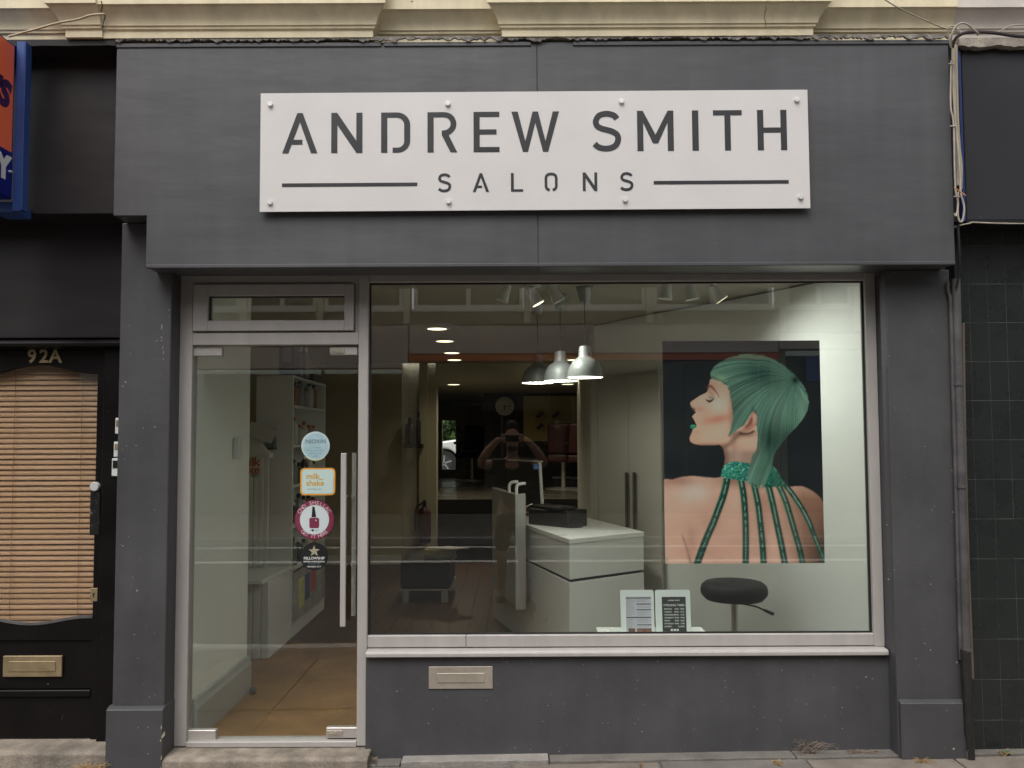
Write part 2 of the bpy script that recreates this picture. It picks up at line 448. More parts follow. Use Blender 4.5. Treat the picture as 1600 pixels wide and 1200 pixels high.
# jamb walls outside the frame, wall below the window
jl, jr = XX(276, 0, 750), XX(1376, 0, 750)
part('wall', vbox(lp1+.0005, jl, -.002, 0.085, GZ-.05, fz_bot+.03), GREY, shop)
part('wall', vbox(jr, rp0-.0005, -.002, 0.085, GZ-.05, fz_bot+.03), GREY, shop)
sx0 = XX(571.5, -.02, 1100)
part('stall_riser', vbox(sx0, rp0+.001, -0.025, 0.085, GZ-.05, ZZ(1018, -.025)), GREY, shop)
part('soffit', vbox(fx_n+.01, rp1-.01, -.03, 0.085, ZZ(427, 0), fz_bot+.1), GREY, shop)
# chipped and scuffed paint
CHIP = M('bare render under chipped paint', (.34, .30, .22), .9, var=.3, vscale=40)
def chip(px, py, Y, w, h, tilt=0.0):
    c = at(px, py, Y); k = 9
    poly = [(c.x+w*math.cos(a)*random.uniform(.5, 1)+tilt*math.sin(a)*h, c.z+h*math.sin(a)*random.uniform(.6, 1)) for a in [2*math.pi*i/k for i in range(k)]]
    part('paint_chip', prism(poly, 'y', Y-.0008, Y+.001), CHIP, shop)
PB = PY-.028
for a in ((255, 1149, PB, .008, .022, .3), (252, 1137, PB, .004, .012, 0), (251, 1157, PB, .005, .008, 0), (252, 1184, PB, .004, .012, .1), (231, 1136, PB, .003, .004, 0), (216, 1137, PB, .003, .004, 0), (1490, 1170, PB, .007, .006, 0), (1488, 1096, PB+.02, .007, .006, 0)): chip(*a)
for k in range(7): chip(254.5+random.uniform(-2.5, 2), 506+9*k+random.uniform(-3, 3), PY, .0025, random.uniform(.003, .012), .2)
for px, py in ((196, 597), (224, 669), (242, 667), (214, 923), (1487, 735), (1489, 800), (1493, 905), (1495, 1035), (1386, 820), (1388, 905)): chip(px, py, PY, random.uniform(.003, .006), random.uniform(.002, .007))
for px, py in ((1083, 1043), (676, 1108), (1003, 1143), (942, 1130), (950, 1129), (1050, 1100), (1134, 1074), (1220, 1125), (1183, 1139), (1260, 1100), (860, 1085), (880, 1100)): chip(px, py, -.025, .0028, .0028)
# letter plate in the stall riser
lx0, lx1 = XX(670, -.025, 1058), XX(770, -.025, 1058)
lz0, lz1 = ZZ(1076, -.025, 720), ZZ(1041, -.025, 720)
lplate = part('letter_plate', vbox(lx0, lx1, -.031, -.0255, lz0, lz1), BRONZE, shop, bevel=0.002)
part('flap', vbox(lx0+.041, lx1-.041, -.0345, -.0312, lz0+.032, lz1-.032), BRONZE, lplate, bevel=0.0015)
# ---- window and door frame
fr = lambda n, *b, bev=.003: part(n, vbox(*b), FRAME, shop, bevel=bev)
zh0, zh1 = ZZ(440, 0), ZZ(428, 0)
x_jl = XX(296.5, 0, 800); x_m0 = XX(559, 0, 800); x_m1 = XX(574.5, 0, 800)
x_rj = XX(1361, 0, 800)
zdoor0 = ZZ(1157, 0, 420); zth = ZZ(1166, 0, 420)
fr('frame_jamb', jl+.0005, x_jl, 0, .07, zth, zh1)
fr('frame_jamb', x_m0, x_m1, -.004, .07, zth, zh1)
fr('frame_jamb', x_rj, jr-.0005, 0, .07, ZZ(1010, 0, 1370), zh1)
fr('frame_head', x_jl, x_m0, .002, .068, zh0, zh1-.001)
fr('frame_head', x_m1, x_rj, .002, .068, zh0, zh1-.001)
zt0, zt1 = ZZ(539, 0, 420), ZZ(520, 0, 420)
fr('transom', x_jl, x_m0, -.002, .068, zt0, zt1)
fr('threshold', x_jl, x_m0, -.008, .08, zth-.004, zdoor0-.004)
# window bottom rail (two lengths butted) and projecting sill
zb0, zb1 = ZZ(1010.5, 0, 980), ZZ(992, 0, 980)
xs_ = XX(728, 0, 1000)
fr('bottom_rail', x_m1, xs_-.0008, .002, .07, zb0, zb1)
fr('bottom_rail', xs_+.0008, x_rj, .002, .07, zb0, zb1)
zs0, zs1 = ZZ(1026, -.055, 980), zb0-.002
part('sill', prism([(-.055, zs0), (-.055, zs1-.014), (-.045, zs1-.006), (.05, zs1), (.05, zs1-.02), (-.035, zs0-.0)], 'x', XX(571, -.05, 1020), XX(1388.5, -.05, 1020)), FRAME, shop, bevel=0.003)
# glazing beads (rebate) and the big pane
g0, g1 = .036, .044
pane = part('window_pane', vbox(x_m1, x_rj, g0, g1, zb1, zh0), GLASS, shop)
bead = M('black glazing gasket', (0.012, 0.012, 0.012), .6)
for b in ((x_m1, x_m1+.008, .026, .0355, zb1, zh0), (x_rj-.010, x_rj, .026, .0355, zb1, zh0), (x_m1+.008, x_rj-.010, .026, .0355, zh0-.009, zh0), (x_m1+.008, x_rj-.010, .026, .0355, zb1, zb1+.008)):
    part('gasket', vbox(*b), bead, shop)
# opening top light above the door
tx0, tx1 = XX(303, 0, 480), XX(553.5, 0, 480)
tz0, tz1 = ZZ(517, -.01, 420), ZZ(444, -.01, 420)
ox0, ox1 = XX(325, -.01, 480), XX(538, -.01, 480)
oz0, oz1 = ZZ(500.5, -.01, 420), ZZ(462, -.01, 420)
tl = part('top_light', join(vbox(tx0, ox0, -.014, .06, tz0, tz1), vbox(ox1, tx1, -.014, .06, tz0, tz1), vbox(ox0, ox1, -.0138, .06, oz1, tz1), vbox(ox0, ox1, -.0138, .06, tz0, oz0)), FRAME, shop, bevel=0.003)
part('pane', vbox(ox0, ox1, .02, .028, oz0, oz1), GLASS, tl)
part('gasket', join(vbox(ox0, ox0+.006, .010, .0195, oz0, oz1), vbox(ox0+.006, ox1, .010, .0195, oz1-.006, oz1)), bead, tl)
part('gap_strip', join(vbox(x_jl, tx0-.004, .012, .06, zt1, zh0), vbox(tx1+.004, x_m0, .012, .06, zt1, zh0), vbox(tx0-.004, tx1+.004, .012, .06, tz1+.003, zh0), vbox(tx0-.004, tx1+.004, .012, .06, zt1, tz0-.003)), FRAME, tl)
# frameless glass door
dx0, dx1 = XX(299.5, .03, 800), XX(557.5, .03, 800)
dz0, dz1 = zdoor0+.006, zt0-.008
door = part('glass_door', vbox(dx0, dx1, .030, .041, dz0, dz1), GLASS, shop)
def patch(x0, x1, z0, z1): return part('patch_fitting', vbox(x0, x1, .018, .053, z0, z1), STEEL, door, bevel=0.002)
patch(XX(299, .02, 545), XX(347, .02, 545), ZZ(556, .02, 320), ZZ(542.5, .02, 320))
patch(XX(515.5, .02, 548), XX(558.5, .02, 548), ZZ(554.5, .02, 540), ZZ(542, .02, 540))
patch(XX(288, .02, 1149), XX(337, .02, 1149), ZZ(1157, .02, 310), ZZ(1141, .02, 310))
patch(XX(510, .02, 1147), XX(558, .02, 1147), ZZ(1153, .02, 530), ZZ(1137, .02, 530))
for px, py in ((526.5, 548), (522.5, 1146)):
    c = at(px, py, .012)
    w = .038 if py < 600 else .04
    part('lock_plate', join(vbox(c.x-w, c.x+w, .013, .0178, c.z-.013, c.z+.013), lathe([(.010, .0095), (.010, .0128)], (c.x+.004, 0, c.z), 12, 'y'), vbox(c.x-.022, c.x-.010, .010, .0128, c.z-.003, c.z+.003)), BRONZE, door, bevel=0.001)
hx = XX(536.5, -.035, 840)
hz0, hz1 = ZZ(979, -.035, 537), ZZ(708, -.035, 537)
hd = part('handle', vbox(hx-.014, hx+.014, -.045, -.025, hz0, hz1), FRAME, door, bevel=0.004, seg=2)
for zz in (hz1-.225, hz0+.30):
    part('standoff', tube([(hx, -.025, zz), (hx, .0295, zz)], .008, 10), STEEL, hd)
part('inner_bar', join(tube([(hx+.03, .085, hz0+.03), (hx+.03, .085, hz1-.0)], .011, 12), tube([(hx+.03, .042, hz1-.225), (hx+.03, .085, hz1-.225)], .009, 10), tube([(hx+.03, .042, hz0+.30), (hx+.03, .085, hz0+.30)], .009, 10)), STEEL, hd, smooth=True)
# doorstep
sp = tag(part('door_step', prism([(-.145, GZ-.06), (.06, GZ-.06), (.06, zth-.004), (-.12, zth-.010), (-.14, zth-.022)], 'x', lp1-.03, XX(574, -.14, 1180)), CONC, None, bevel=.006, seg=2), 'worn grey concrete step under the salon glass door', 'step')

# ---- the sign
def ribbon(pts, w):
    n = len(pts); l, r = [], []
    for i in range(n):
        a = Vector(pts[max(i-1, 0)]); b = Vector(pts[min(i+1, n-1)])
        t = (b-a).normalized(); nn = Vector((-t.y, t.x))
        l.append(tuple(Vector(pts[i]) + nn*w/2)); r.append(tuple(Vector(pts[i]) - nn*w/2))
    return l + r[::-1]
def arc(cx, cy, rx, ry, a0, a1, n=8):
    return [(cx+rx*math.cos(R(a0+(a1-a0)*k/n)), cy+ry*math.sin(R(a0+(a1-a0)*k/n))) for k in range(n+1)]
GL = {
 'A': [(0,0),(9.5,0),(14.5,13.8),(31.5,13.8),(31.5,21.5),(17.3,21.5),(27.5,49.5),(45,0),(55,0),(31.7,64),(23.3,64)],
 'N': [(0,0),(0,64),(9.3,64),(39.2,19.5),(39.2,64),(48.8,64),(48.8,0),(39.5,0),(9.6,44.5),(9.6,0)],
 'D': [(0,0),(9.6,0),(9.6,56),(24,56)] + arc(24,44,12,12,90,0)[1:] + [(36,20)] + arc(26,18,10,10,0,-90) + [(18,8),(18,0),(26,0)] + arc(26,19.5,19.5,19.5,-90,0)[1:] + [(45.5,44)] + arc(25,44,20.5,20,0,90) + [(0,64)],
 'R': [(0,0),(9.6,0),(9.6,56),(26,56)] + arc(26,45.5,10.3,10.5,90,-80)[1:] + [(22.4,34.6),(22.4,27.5),(36,0),(46.4,0),(33.2,27.3)] + arc(26.5,45.3,18.8,18.7,-60,90) + [(0,64)],
 'E': [(0,0),(40.5,0),(40.5,8),(9.6,8),(9.6,28),(36,28),(36,36),(9.6,36),(9.6,56),(40.5,56),(40.5,64),(0,64)],
 'W': [(0,64),(9.8,64),(21.5,17),(33,64),(41.5,64),(53,17),(64.7,64),(74.5,64),(57,0),(49,0),(37.2,46),(25.5,0),(17.5,0)],
 'S': ribbon(smoothline([(39,51.5),(34,57),(23,59.8),(11.5,57),(6,48.5),(7.5,41),(14,36.5),(23,34),(32,31),(39.3,25.5),(40.2,16.5),(35,8),(23.5,4.2),(11,6),(3.6,11.8)], 5), 9.2),
 'M': [(0,0),(0,64),(9,64),(28.5,26),(48,64),(57,64),(57,0),(47.5,0),(47.5,45),(32.5,12),(24.5,12),(9.5,45),(9.5,0)],
 'I': [(0,0),(10,0),(10,64),(0,64)],
 'T': [(17.8,0),(27.2,0),(27.2,56),(45,56),(45,64),(0,64),(0,56),(17.8,56)],
 'H': [(0,0),(9.6,0),(9.6,28),(36.4,28),(36.4,0),(46,0),(46,64),(36.4,64),(36.4,36),(9.6,36),(9.6,64),(0,64)],
 'L': [(0,0),(41,0),(41,8),(9.6,8),(9.6,64),(0,64)],
 'O': ribbon(smoothline([(17,5),(10,7.5),(5,15),(4.6,32),(5,49),(11,57.5),(22,60),(33,57.5),(39,49),(39.4,32),(39,15),(34,7.5),(27,5)], 5), 9.0),
}
SY = -0.283
sc_ = at(835, 234.5, SY)
sign = thing('shop_sign', 'long white sign board reading ANDREW SMITH SALONS bolted to the grey fascia', 'sign', (sc_.x, FY, ZZ(330, SY, 835)))
SROT = R(0.14)
PXM = (XX(1264, SY, 234) - XX(406, SY, 234)) / 858.0
def sg(vf): return rotax(vf, -SROT, (sc_.x, 0, sc_.z), 'Y')
def su(px): return sc_.x + (px-835)*PXM
def sv(py): return sc_.z - (py-234.5)*PXM
part('board', sg(vbox(su(406.5), su(1264), SY, SY+.004, sv(329.5), sv(141))), SIGNW, sign, bevel=0.0008)
def letter(ch, px, base_py, h):
    k = h/64.0*PXM
    poly = [(su(px)+u*k, sv(base_py)+v*k) for u, v in GL[ch]]
    part('letter', sg(prism(poly, 'y', SY-.0015, SY-.0002)), SIGNK, sign)
for ch, px in zip('ANDREWSMITH', (441, 517.5, 595.5, 668, 740, 799.5, 925.5, 996, 1082, 1115, 1184)):
    letter(ch, px, 237.2, 64)
for ch, px in zip('SALONS', (684, 738.5, 798, 850.5, 910, 968)):
    letter(ch, px, 300.2, 29.5)
for a, b in ((441, 652), (1020.5, 1231)):
    part('rule', sg(vbox(su(a), su(b), SY-.0015, SY-.0002, sv(290.3), sv(284.8))), SIGNK, sign)
for px, py in ((422, 159), (700, 160), (972, 158), (1246.5, 157.5), (423, 315), (701, 315.5), (975.5, 314.5), (1248.5, 312)):
    part('bolt', sg(lathe([(.011, SY-.012), (.0125, SY-.010), (.0125, SY-.0003)], (su(px), 0, sv(py)), 16, 'y')), CHROME, sign, smooth=True)
    part('spacer', sg(tube([(su(px), SY+.0045, sv(py)), (su(px), FY-.0005, sv(py))], .009, 10)), STEEL, sign)

# ================================================================ UPPER BUILDING: cornice and wall above
upper = thing('terrace_building', 'cream painted building with a deep moulded cornice above the grey fascia', 'building', (0, -.05, 3.4))
CY0 = -0.27
zc0 = ZZ(57, CY0)
def cornice(x0, x1, off, mat, m0=0, m1=0, parent=None, k=1.0):
    """moulding profile swept along x; m0/m1 = mitre slope at the ends"""
    H = [(.030, .0), (.0, .0), (.0, .036), (-.010, .041), (-.012, .053), (-.018, .055)]
    cov = [(-.018-.006*math.sin(t*1.57)-.040*(1-math.cos(t*1.57)), .055+.078*t**.92) for t in [i/8 for i in range(1, 9)]]
    prof = H + cov + [(-.072, .136), (-.072, .205), (-.085, .212), (-.085, .262), (.10, .262), (.10, .0)]
    v, f = [], []
    n = len(prof)
    for x, m in ((x0, m0), (x1, m1)):
        for y, z in prof:
            v.append((x + m*min(y, 0), CY0+off+y, zc0+z))
    for i in range(n):
        f.append((i, (i+1) % n, n+(i+1) % n, n+i))
    f += [tuple(range(n)), tuple(range(n, 2*n))]
    return part('cornice_moulding', (v, f), mat, parent or upper, smooth=True)
cx = lambda px: XX(px, CY0, 30)
cornice(-7, cx(100), .035, CREAM)
cornice(cx(105), cx(162), -.012, CREAM, 1.0, 0)
cornice(cx(162), cx(583), .0, CREAM, 0, -1.0)
cornice(cx(580), cx(786), .06, CREAM)
cornice(cx(784), cx(1270), .0, CREAM, 1.0, -1.0)
cornice(cx(1266), cx(1496), .06, CREAM)
part('wall', vbox(-7, cx(1496), -.12, .25, zc0-.20, 8.6), CREAM, upper)
# cracks in the stucco: thin dark seams where two lengths meet
crk = M('dark crack', (.035, .027, .02), .95)
pts = smoothline([at(158, 2, CY0-.075), at(160, 10, CY0-.075), at(158, 20, CY0-.055), at(164, 24, CY0-.045), at(162, 34, CY0-.03), at(160, 44, CY0-.015)], 3)
part('crack', tube(pts, [.0018+.0012*random.random() for _ in pts], 5), crk, upper)
for px in (1196,):
    pts = [at(px+random.uniform(-2, 2), y, CY0-.076+.0019*max(0, y-13)) for y in range(10, 46, 4)]
    part('crack', tube(pts, [.001+.001*random.random() for _ in pts], 5), crk, upper)

# ================================================================ LEFT NEIGHBOUR: door 92A
left = thing('black_doorway', 'black painted doorway with board above and narrow moulded lintel, left of the grey pilaster', 'doorway', (XX(60, .05, 1100), .05, GZ))
LY = -.13
part('fascia_board', vbox(-6, fx_l-.003, LY, .1, ZZ(334, LY, 100), ZZ(72, LY, 100)), BLACKM, left, bevel=.003)
part('fascia_cap', ragged(-6, fx_l-.001, -.262, ZZ(71, -.262, 100), zc0-.001, .002, 90, .16), BLACKM, left)
zlin0, zlin1 = ZZ(544, -.02, 100), ZZ(526, -.02, 100)
part('overdoor_panel', vbox(-6, lp0-.0005, .045, .1, zlin1, ZZ(330, .04, 100)), BLACKM, left)
part('lintel_moulding', prism([(.1, zlin0), (.02, zlin0), (-.02, zlin0+.012), (-.026, zlin0+.026), (-.02, zlin0+.036), (.015, zlin1-.01), (.0, zlin1-.004), (.0, zlin1), (.1, zlin1)], 'x', -6, lp0-.001), BLACKP, left, smooth=True)
DY = .055
dl0, dl1 = XX(-55, DY, 860), XX(158.5, DY, 860)
zb_, zt_ = ZZ(1155, DY, 80), zlin0
part('door_post', vbox(dl1+.004, lp0-.001, DY-.025, .1, 0.002, zt_-.0005), BLACKP, left, bevel=.003)
part('door_post', vbox(dl0-.09, dl0-.004, DY-.025, .1, 0.002, zt_-.0005), BLACKP, left, bevel=.003)
part('wall', vbox(-6, dl0-.091, -.05, .1, GZ-.05, zlin0-.0005), BLACKM, left)
# leaf with a glazed opening that bows at the top and the bottom
wl, wr = XX(-42, DY, 760), XX(149, DY, 760)
wz_t, wz_s = ZZ(570, DY, 70), ZZ(584, DY, 150)
wz_b, wz_c = ZZ(977, DY, 70), ZZ(966, DY, 140)
xm = (wl+wr)/2; hw = (wr-wl)/2
def sag(x, edge, mid):
    u = (x-xm)/hw
    return edge + (mid-edge)*max(0, math.cos(min(1, abs(u)/.92)*math.pi)*.5+.5)
N = 24
xs_w = [wl+(wr-wl)*k/N for k in range(N+1)]
top_c = [(x, sag(x, wz_s, wz_t)) for x in xs_w]
bot_c = [(x, sag(x, wz_c, wz_b)) for x in xs_w]
ld1 = DY+.045
zmid0 = zb_+.055
leaf = part('door_leaf', join(vbox(dl0, wl, DY, ld1, zb_, zt_-.004), vbox(wr, dl1, DY, ld1, zb_, zt_-.004),
     prism(top_c + [(wr, zt_-.004), (wl, zt_-.004)], 'y', DY, ld1),
     prism(bot_c + [(wr, ZZ(1000, DY, 80)), (wl, ZZ(1000, DY, 80))], 'y', DY, ld1)), BLACKP, left)
zr = [ZZ(y, DY, 80) for y in (1000, 1078, 1089, 1156)]
part('lower_panel', vbox(wl+.001, wr-.001, DY+.012, ld1-.002, zr[1], zr[0]), BLACKP, leaf, bevel=.004)
part('rail', vbox(wl+.001, wr-.001, DY-.004, ld1-.001, zr[2], zr[1]-.001), BLACKP, leaf, bevel=.004)
part('kick_panel', vbox(wl+.001, wr-.001, DY+.010, ld1-.002, zb_, zr[2]-.001), BLACKP, leaf, bevel=.004)
# chalky lip of the lower glazing bead
part('glazing_bead', prism([(x, z+.001) for x, z in bot_c] + [(x, z+.014) for x, z in bot_c[::-1]], 'y', DY-.004, DY+.010), M('worn bead paint', (.10, .095, .095), .6, var=.3, vscale=20), leaf)
part('pane', prism(bot_c + top_c[::-1], 'y', DY+.018, DY+.022), glass_mat('door glass', (.95, .95, .95), .03), leaf)
cz = (ZZ(1025, DY, 50)+ZZ(1057, DY, 50))/2
l0, l1 = XX(5, DY, 1040), XX(97, DY, 1040)
lp_ = part('letter_plate', vbox(l0, l1, DY-.0045, DY+.011, cz-.053, cz+.053), BRASS, leaf, bevel=.002)
part('flap', vbox(l0+.030, l1-.030, DY-.0078, DY-.0047, cz-.026, cz+.027), BRASS, lp_, bevel=.002)
c = at(161, 760, DY)
lk = part('latch_lock', lathe([(.021, DY-.022), (.024, DY-.018), (.024, DY-.0005)], (dl1-.035, 0, c.z), 20, 'y'), CHROME, leaf, smooth=True)
part('backplate', vbox(dl1-.062, dl1-.010, DY-.006, DY-.0004, ZZ(833, DY), c.z-.026), M('chipped black plate', (.012, .012, .012), .35, specks=(130, .35, (.4, .4, .38))), leaf, bevel=.002)
c = at(157, 929, DY)
kp = part('keyhole_plate', vbox(dl1-.052, dl1-.014, DY-.004, DY-.0004, c.z-.034, c.z+.034), BRASS, leaf, bevel=.0015)
part('keyhole', join(lathe([(.006, DY-.0046), (.006, DY-.0041)], (dl1-.033, 0, c.z+.004), 10, 'y'), vbox(dl1-.0355, dl1-.0305, DY-.0046, DY-.0041, c.z-.014, c.z+.001)), BLACK, kp)
for ch, px in (('9', 50.5), ('2', 69), ('A', 87)):
    p = at(px, 557.5, DY-.002)
    text('numeral', ch, .098, BRASS, facing(p.x, DY-.0032, p.z), leaf, depth=.0028, bold=.0022)
# venetian blind behind the glass
blind = thing('venetian_blind', 'tan venetian blind lowered behind the glass of the black door', 'blind', (xm, DY+.055, wz_b))
ns = 49
zt0_, zb0_ = wz_t+.01, wz_b-.01
sl = mesh_of('slat', prism([(-.0085, -.0135), (-.0062, -.004), (-.001, .006), (.0055, .0135), (.0065, .0132), (.0000, .0056), (-.0052, -.0044), (-.0076, -.0137)], 'x', wl-.012-xm, wr+.012-xm), SLAT, Vector((0, 0, 0)))
for k in range(ns):
    o = bpy.data.objects.new('slat', sl); COL.objects.link(o); o.parent = blind
    o.location = (0, .004, zb0_ + (zt0_-zb0_)*(k+.5)/ns - wz_b)
    o.rotation_euler = (random.uniform(-.11, .11), random.uniform(-.0022, .0022), 0)
for px in (14, 120):
    part('ladder_cord', tube([(XX(px, DY, 700), DY+.0415, zb0_), (XX(px, DY, 700), DY+.0415, zt0_)], .0013, 5), M('blind cord', (.30, .15, .07), .8), blind)
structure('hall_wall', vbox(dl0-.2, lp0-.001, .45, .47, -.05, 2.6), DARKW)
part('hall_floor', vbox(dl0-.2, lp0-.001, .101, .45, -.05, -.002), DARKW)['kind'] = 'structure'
# bell pushes on the door post
bells = []
for (y0, y1, w0, lab) in ((653, 678, 181, 'small white bell push on black door post, topmost of three'), (690, 714, 179.5, 'cream bell push with faded name on black door post, middle of three'), (716, 744, 177, 'white bell push with dark screen on black door post, lowest of three')):
    Yb = DY-.026
    z0, z1 = ZZ(y1, Yb, 180), ZZ(y0, Yb, 180)
    x0 = XX(w0, Yb, 700); x1 = min(x0+.05, lp0-.002)
    b = thing('bell_push', lab, 'doorbell', ((x0+x1)/2, Yb, z0), 'bell pushes beside the black door')
    part('casing', vbox(x0, x1, Yb-.014, Yb-.0004, z0, z1), WHITEP, b, bevel=.003)
    part('button', vbox(x0+.006, x1-.002, Yb-.0165, Yb-.0143, z0+(z1-z0)*.45, z1-.012), BLACK if w0 == 177 else BRASS, b, bevel=.001)
tag(part('concrete_step', prism([(-.108, GZ-.07), (.11, GZ-.07), (.11, zb_-.003), (-.085, zb_-.006), (-.104, zb_-.02)], 'x', -3.4, lp0-.018), CONC, None, bevel=.008, seg=2), 'sandy rough concrete step under the black door', 'step')

# ---- blade sign on the far left: its near face runs back to the wall
YB1, YB0 = -.30, -1.05
pc = at(22, 200, YB1)
bs = thing('projecting_sign', 'orange and blue projecting sign box with a blue steel edge, cut by the picture edge', 'sign', (pc.x-.05, YB1, ZZ(330, YB1, 30)))
zt1 = ZZ(74, YB1, 22); zm1 = ZZ(240, YB1, 20); zb1_ = ZZ(311, YB1, 20)
YB1_ = YB1-.001
part('casing', vbox(pc.x-.13, pc.x-.002, YB0, YB1_, zb1_-.005, zt1+.006), NAVY, bs, bevel=.004)
part('orange_face', vbox(pc.x-.0018, pc.x, YB0+.004, YB1_-.014, zm1, zt1-.004), ORANGE, bs)
part('blue_face', vbox(pc.x-.0018, pc.x, YB0+.004, YB1_-.004, zb1_, zm1-.001), NAVY, bs)
SIDE = Matrix.Rotation(R(90), 4, 'Z') @ Matrix.Rotation(R(90), 4, 'X')
def side(y, z): return Matrix.Translation((pc.x+.0002, y, z)) @ SIDE
text('lettering', "'S", .17, INDIGO, side(YB1-.055, ZZ(152, YB1, 10)-.02), bs, bold=.012, align='RIGHT', shear=.25)
part('underline', vbox(pc.x+.0001, pc.x+.0008, YB0+.05, YB1-.13, ZZ(184, YB1-.1, 10), ZZ(182, YB1-.1, 10)), INDIGO, bs)
text('lettering', "Y", .15, WHITEP, side(YB1-.03, ZZ(258, YB1, 10)-.035), bs, bold=.010, align='RIGHT')
part('fixing', tube([(pc.x, YB1-.03, ZZ(271, YB1, 18)), (pc.x+.012, YB1-.03, ZZ(271, YB1, 18))], .006, 8), WHITEP, bs)
e0, e1 = XX(22.5, YB1, 200), XX(41.5, YB1, 200)
part('edge_post', join(vbox(e0, e0+.041, YB1, YB1+.05, ZZ(329, YB1, 30), ZZ(64.5, YB1, 30)), vbox(e0+.042, e1-.012, YB1-.004, YB1+.05, ZZ(328, YB1, 30), ZZ(65.5, YB1, 30))), BLUEP, bs, bevel=.002)
part('lower_bracket', vbox(e0-.12, e0-.004, YB1+.02, LY-.002, ZZ(329, YB1, 30), zb1_-.006), BLUEP, bs, bevel=.002)

# ================================================================ RIGHT NEIGHBOUR: tiled wall and slate board
right = thing('tiled_shopfront', 'neighbouring shopfront of dark green tiles under a plain slate black board', 'shopfront', (XX(1560, -.05, 1100), -.05, GZ))
RY = -.20
rx0 = XX(1506, RY, 200)
part('fascia_board', vbox(rx0, 5, RY, .1, ZZ(344, RY, 1560), ZZ(74, RY, 1560)), NAVYBLK, right, bevel=.003)
part('fascia_lip', vbox(rx0-.004, 5, RY-.006, .1, ZZ(347.5, RY, 1560), ZZ(344.6, RY, 1560)), BLACK, right)
TY = -.05
tx0 = XX(1499.5, TY, 420)
part('grout_bed', vbox(tx0, 5, TY+.004, .1, GZ-.05, ZZ(340, TY, 1560)), GROUT, right)
tp = (XX(1573, TY, 480)-XX(1512, TY, 380))/2.02
tx = XX(1513.5, TY, 420) - tp
zrow = [ZZ(383 - 61, TY, 1550) - .2005*k for k in range(0, 12)]
zrow = [ZZ(383, TY, 1550) + .2 - .2005*k for k in range(0, 16)]
zfloor = GZ-.004
tm = {}
for k in range(len(zrow)-1):
    z1, z0 = zrow[k]-.0014, max(zrow[k+1]+.0014, zfloor)
    if z1-z0 < .03: continue
    for j in range(0, 14):
        a, b = max(tx+tp*j+.0007, tx0+.001), tx+tp*(j+1)-.0007
        key = (round(b-a, 4), round(z1-z0, 4))
        if key not in tm: tm[key] = mesh_of('tile', vbox(0, b-a, 0, .012, 0, z1-z0), TILE, Vector((0, 0, 0)), bevel=.0008)
        o = bpy.data.objects.new('tile', tm[key]); COL.objects.link(o); o.parent = right
        o.location = Vector((a, TY+.0024+random.uniform(-.0005, .0005), z0)) - Vector(right.location)
        o.rotation_euler = (0, 0, random.uniform(-.003, .003))
part('wall', vbox(tx+tp*14, 5, TY, .1, GZ-.05, ZZ(345, TY, 1560)), TILE, right)
rub = M('crumbling mortar', (.30, .26, .22), .95, var=.4, vscale=12, bump=.8, bscale=30, fine=.3)
ru = thing('neighbour_building', 'pale pink painted cornice of the next building at top right', 'building', (2.9, -.05, 3.4))
cornice(cx(1496.5), 6, .066, PINK, parent=ru)
part('wall', vbox(cx(1496.5), 6, -.118, .25, zc0-.28, 8.4), PINK, ru)
part('mortar_fillet', ragged(cx(1503), 5, RY-.04, ZZ(72, RY-.04, 1550), zc0-.001, .006, 120, .15), rub, ru)

# ---- pipes and cables between the two shops
def cable(label, pts, r, mat, name='cable', cat='cable', k=8, group=None, n=7):
    P = [at(*p) for p in pts]
    return tag(part(name, tube(smoothline(P, k), r, n), mat, None, smooth=True), label, cat, group)
def pipe_pts(xa, xb, ya, yb, Y): return [at(xa, ya, Y), at(xa+(xb-xa)*.5, ya+(yb-ya)*.5, Y), at(xb, yb, Y)]
pp = thing('drain_pipe', 'grey painted downpipe running to the pavement beside the right pilaster', 'pipe', (XX(1515, -.13, 1150), -.13, GZ))
part('pipe', tube(smoothline(pipe_pts(1493.5, 1514.5, 436, 1186, -.145), 8), .021, 12), PIPEM, pp, smooth=True)
part('pipe_sleeve', tube(pipe_pts(1508.0, 1516.0, 1015, 1186, -.147), .0225, 12), M('black pipe sleeve', (.018, .017, .016), .5, var=.4, vscale=12, specks=(40, .12, (.3, .3, .28))), pp, smooth=True)
for y in (600, 760, 1015):
    q = at(1493.5+(y-436)*.028, y, -.146)
    part('clip', tube([(q.x, q.y, q.z-.008), (q.x, q.y, q.z+.008)], .0245, 12), PIPEM, pp)
cd = thing('conduit', 'slim grey conduit fixed to the edge of the right pilaster', 'pipe', (XX(1500, -.13, 1050), -.13, ZZ(1020, -.13, 1500)))
part('tube', tube(smoothline(pipe_pts(1485.5, 1501.5, 462, 1030, -.132), 8), .0115, 10), PIPEM, cd, smooth=True)
part('elbow', tube([at(1481, 440, -.13), at(1481.5, 455, -.13), at(1484.5, 463, -.132)], .009, 10), PIPEM, cd, smooth=True)
cable('thin brown cable clipped down the seam beside the tiles', [(1505, 505, -.10), (1508, 700, -.10), (1513, 880, -.10), (1520, 1060, -.10)], .0065, M('brown cable', (.14, .105, .07), .6, var=.2))
part('seam', vbox(XX(1503, -.04, 800), XX(1520, -.04, 800), -.045, .0, GZ-.05, ZZ(340, -.04)), BLACK, right)
cable('black cable hanging in the gap under the bundle of white cables', [(1497, 352, -.26), (1499, 400, -.24), (1498, 430, -.2), (1494, 450, -.17)], .006, CABLEK)
gapb = part('gap_board', vbox(fx_r+.002, rx0-.001, -.17, -.10, ZZ(347, -.2), ZZ(70, -.2)), BLACK, right)
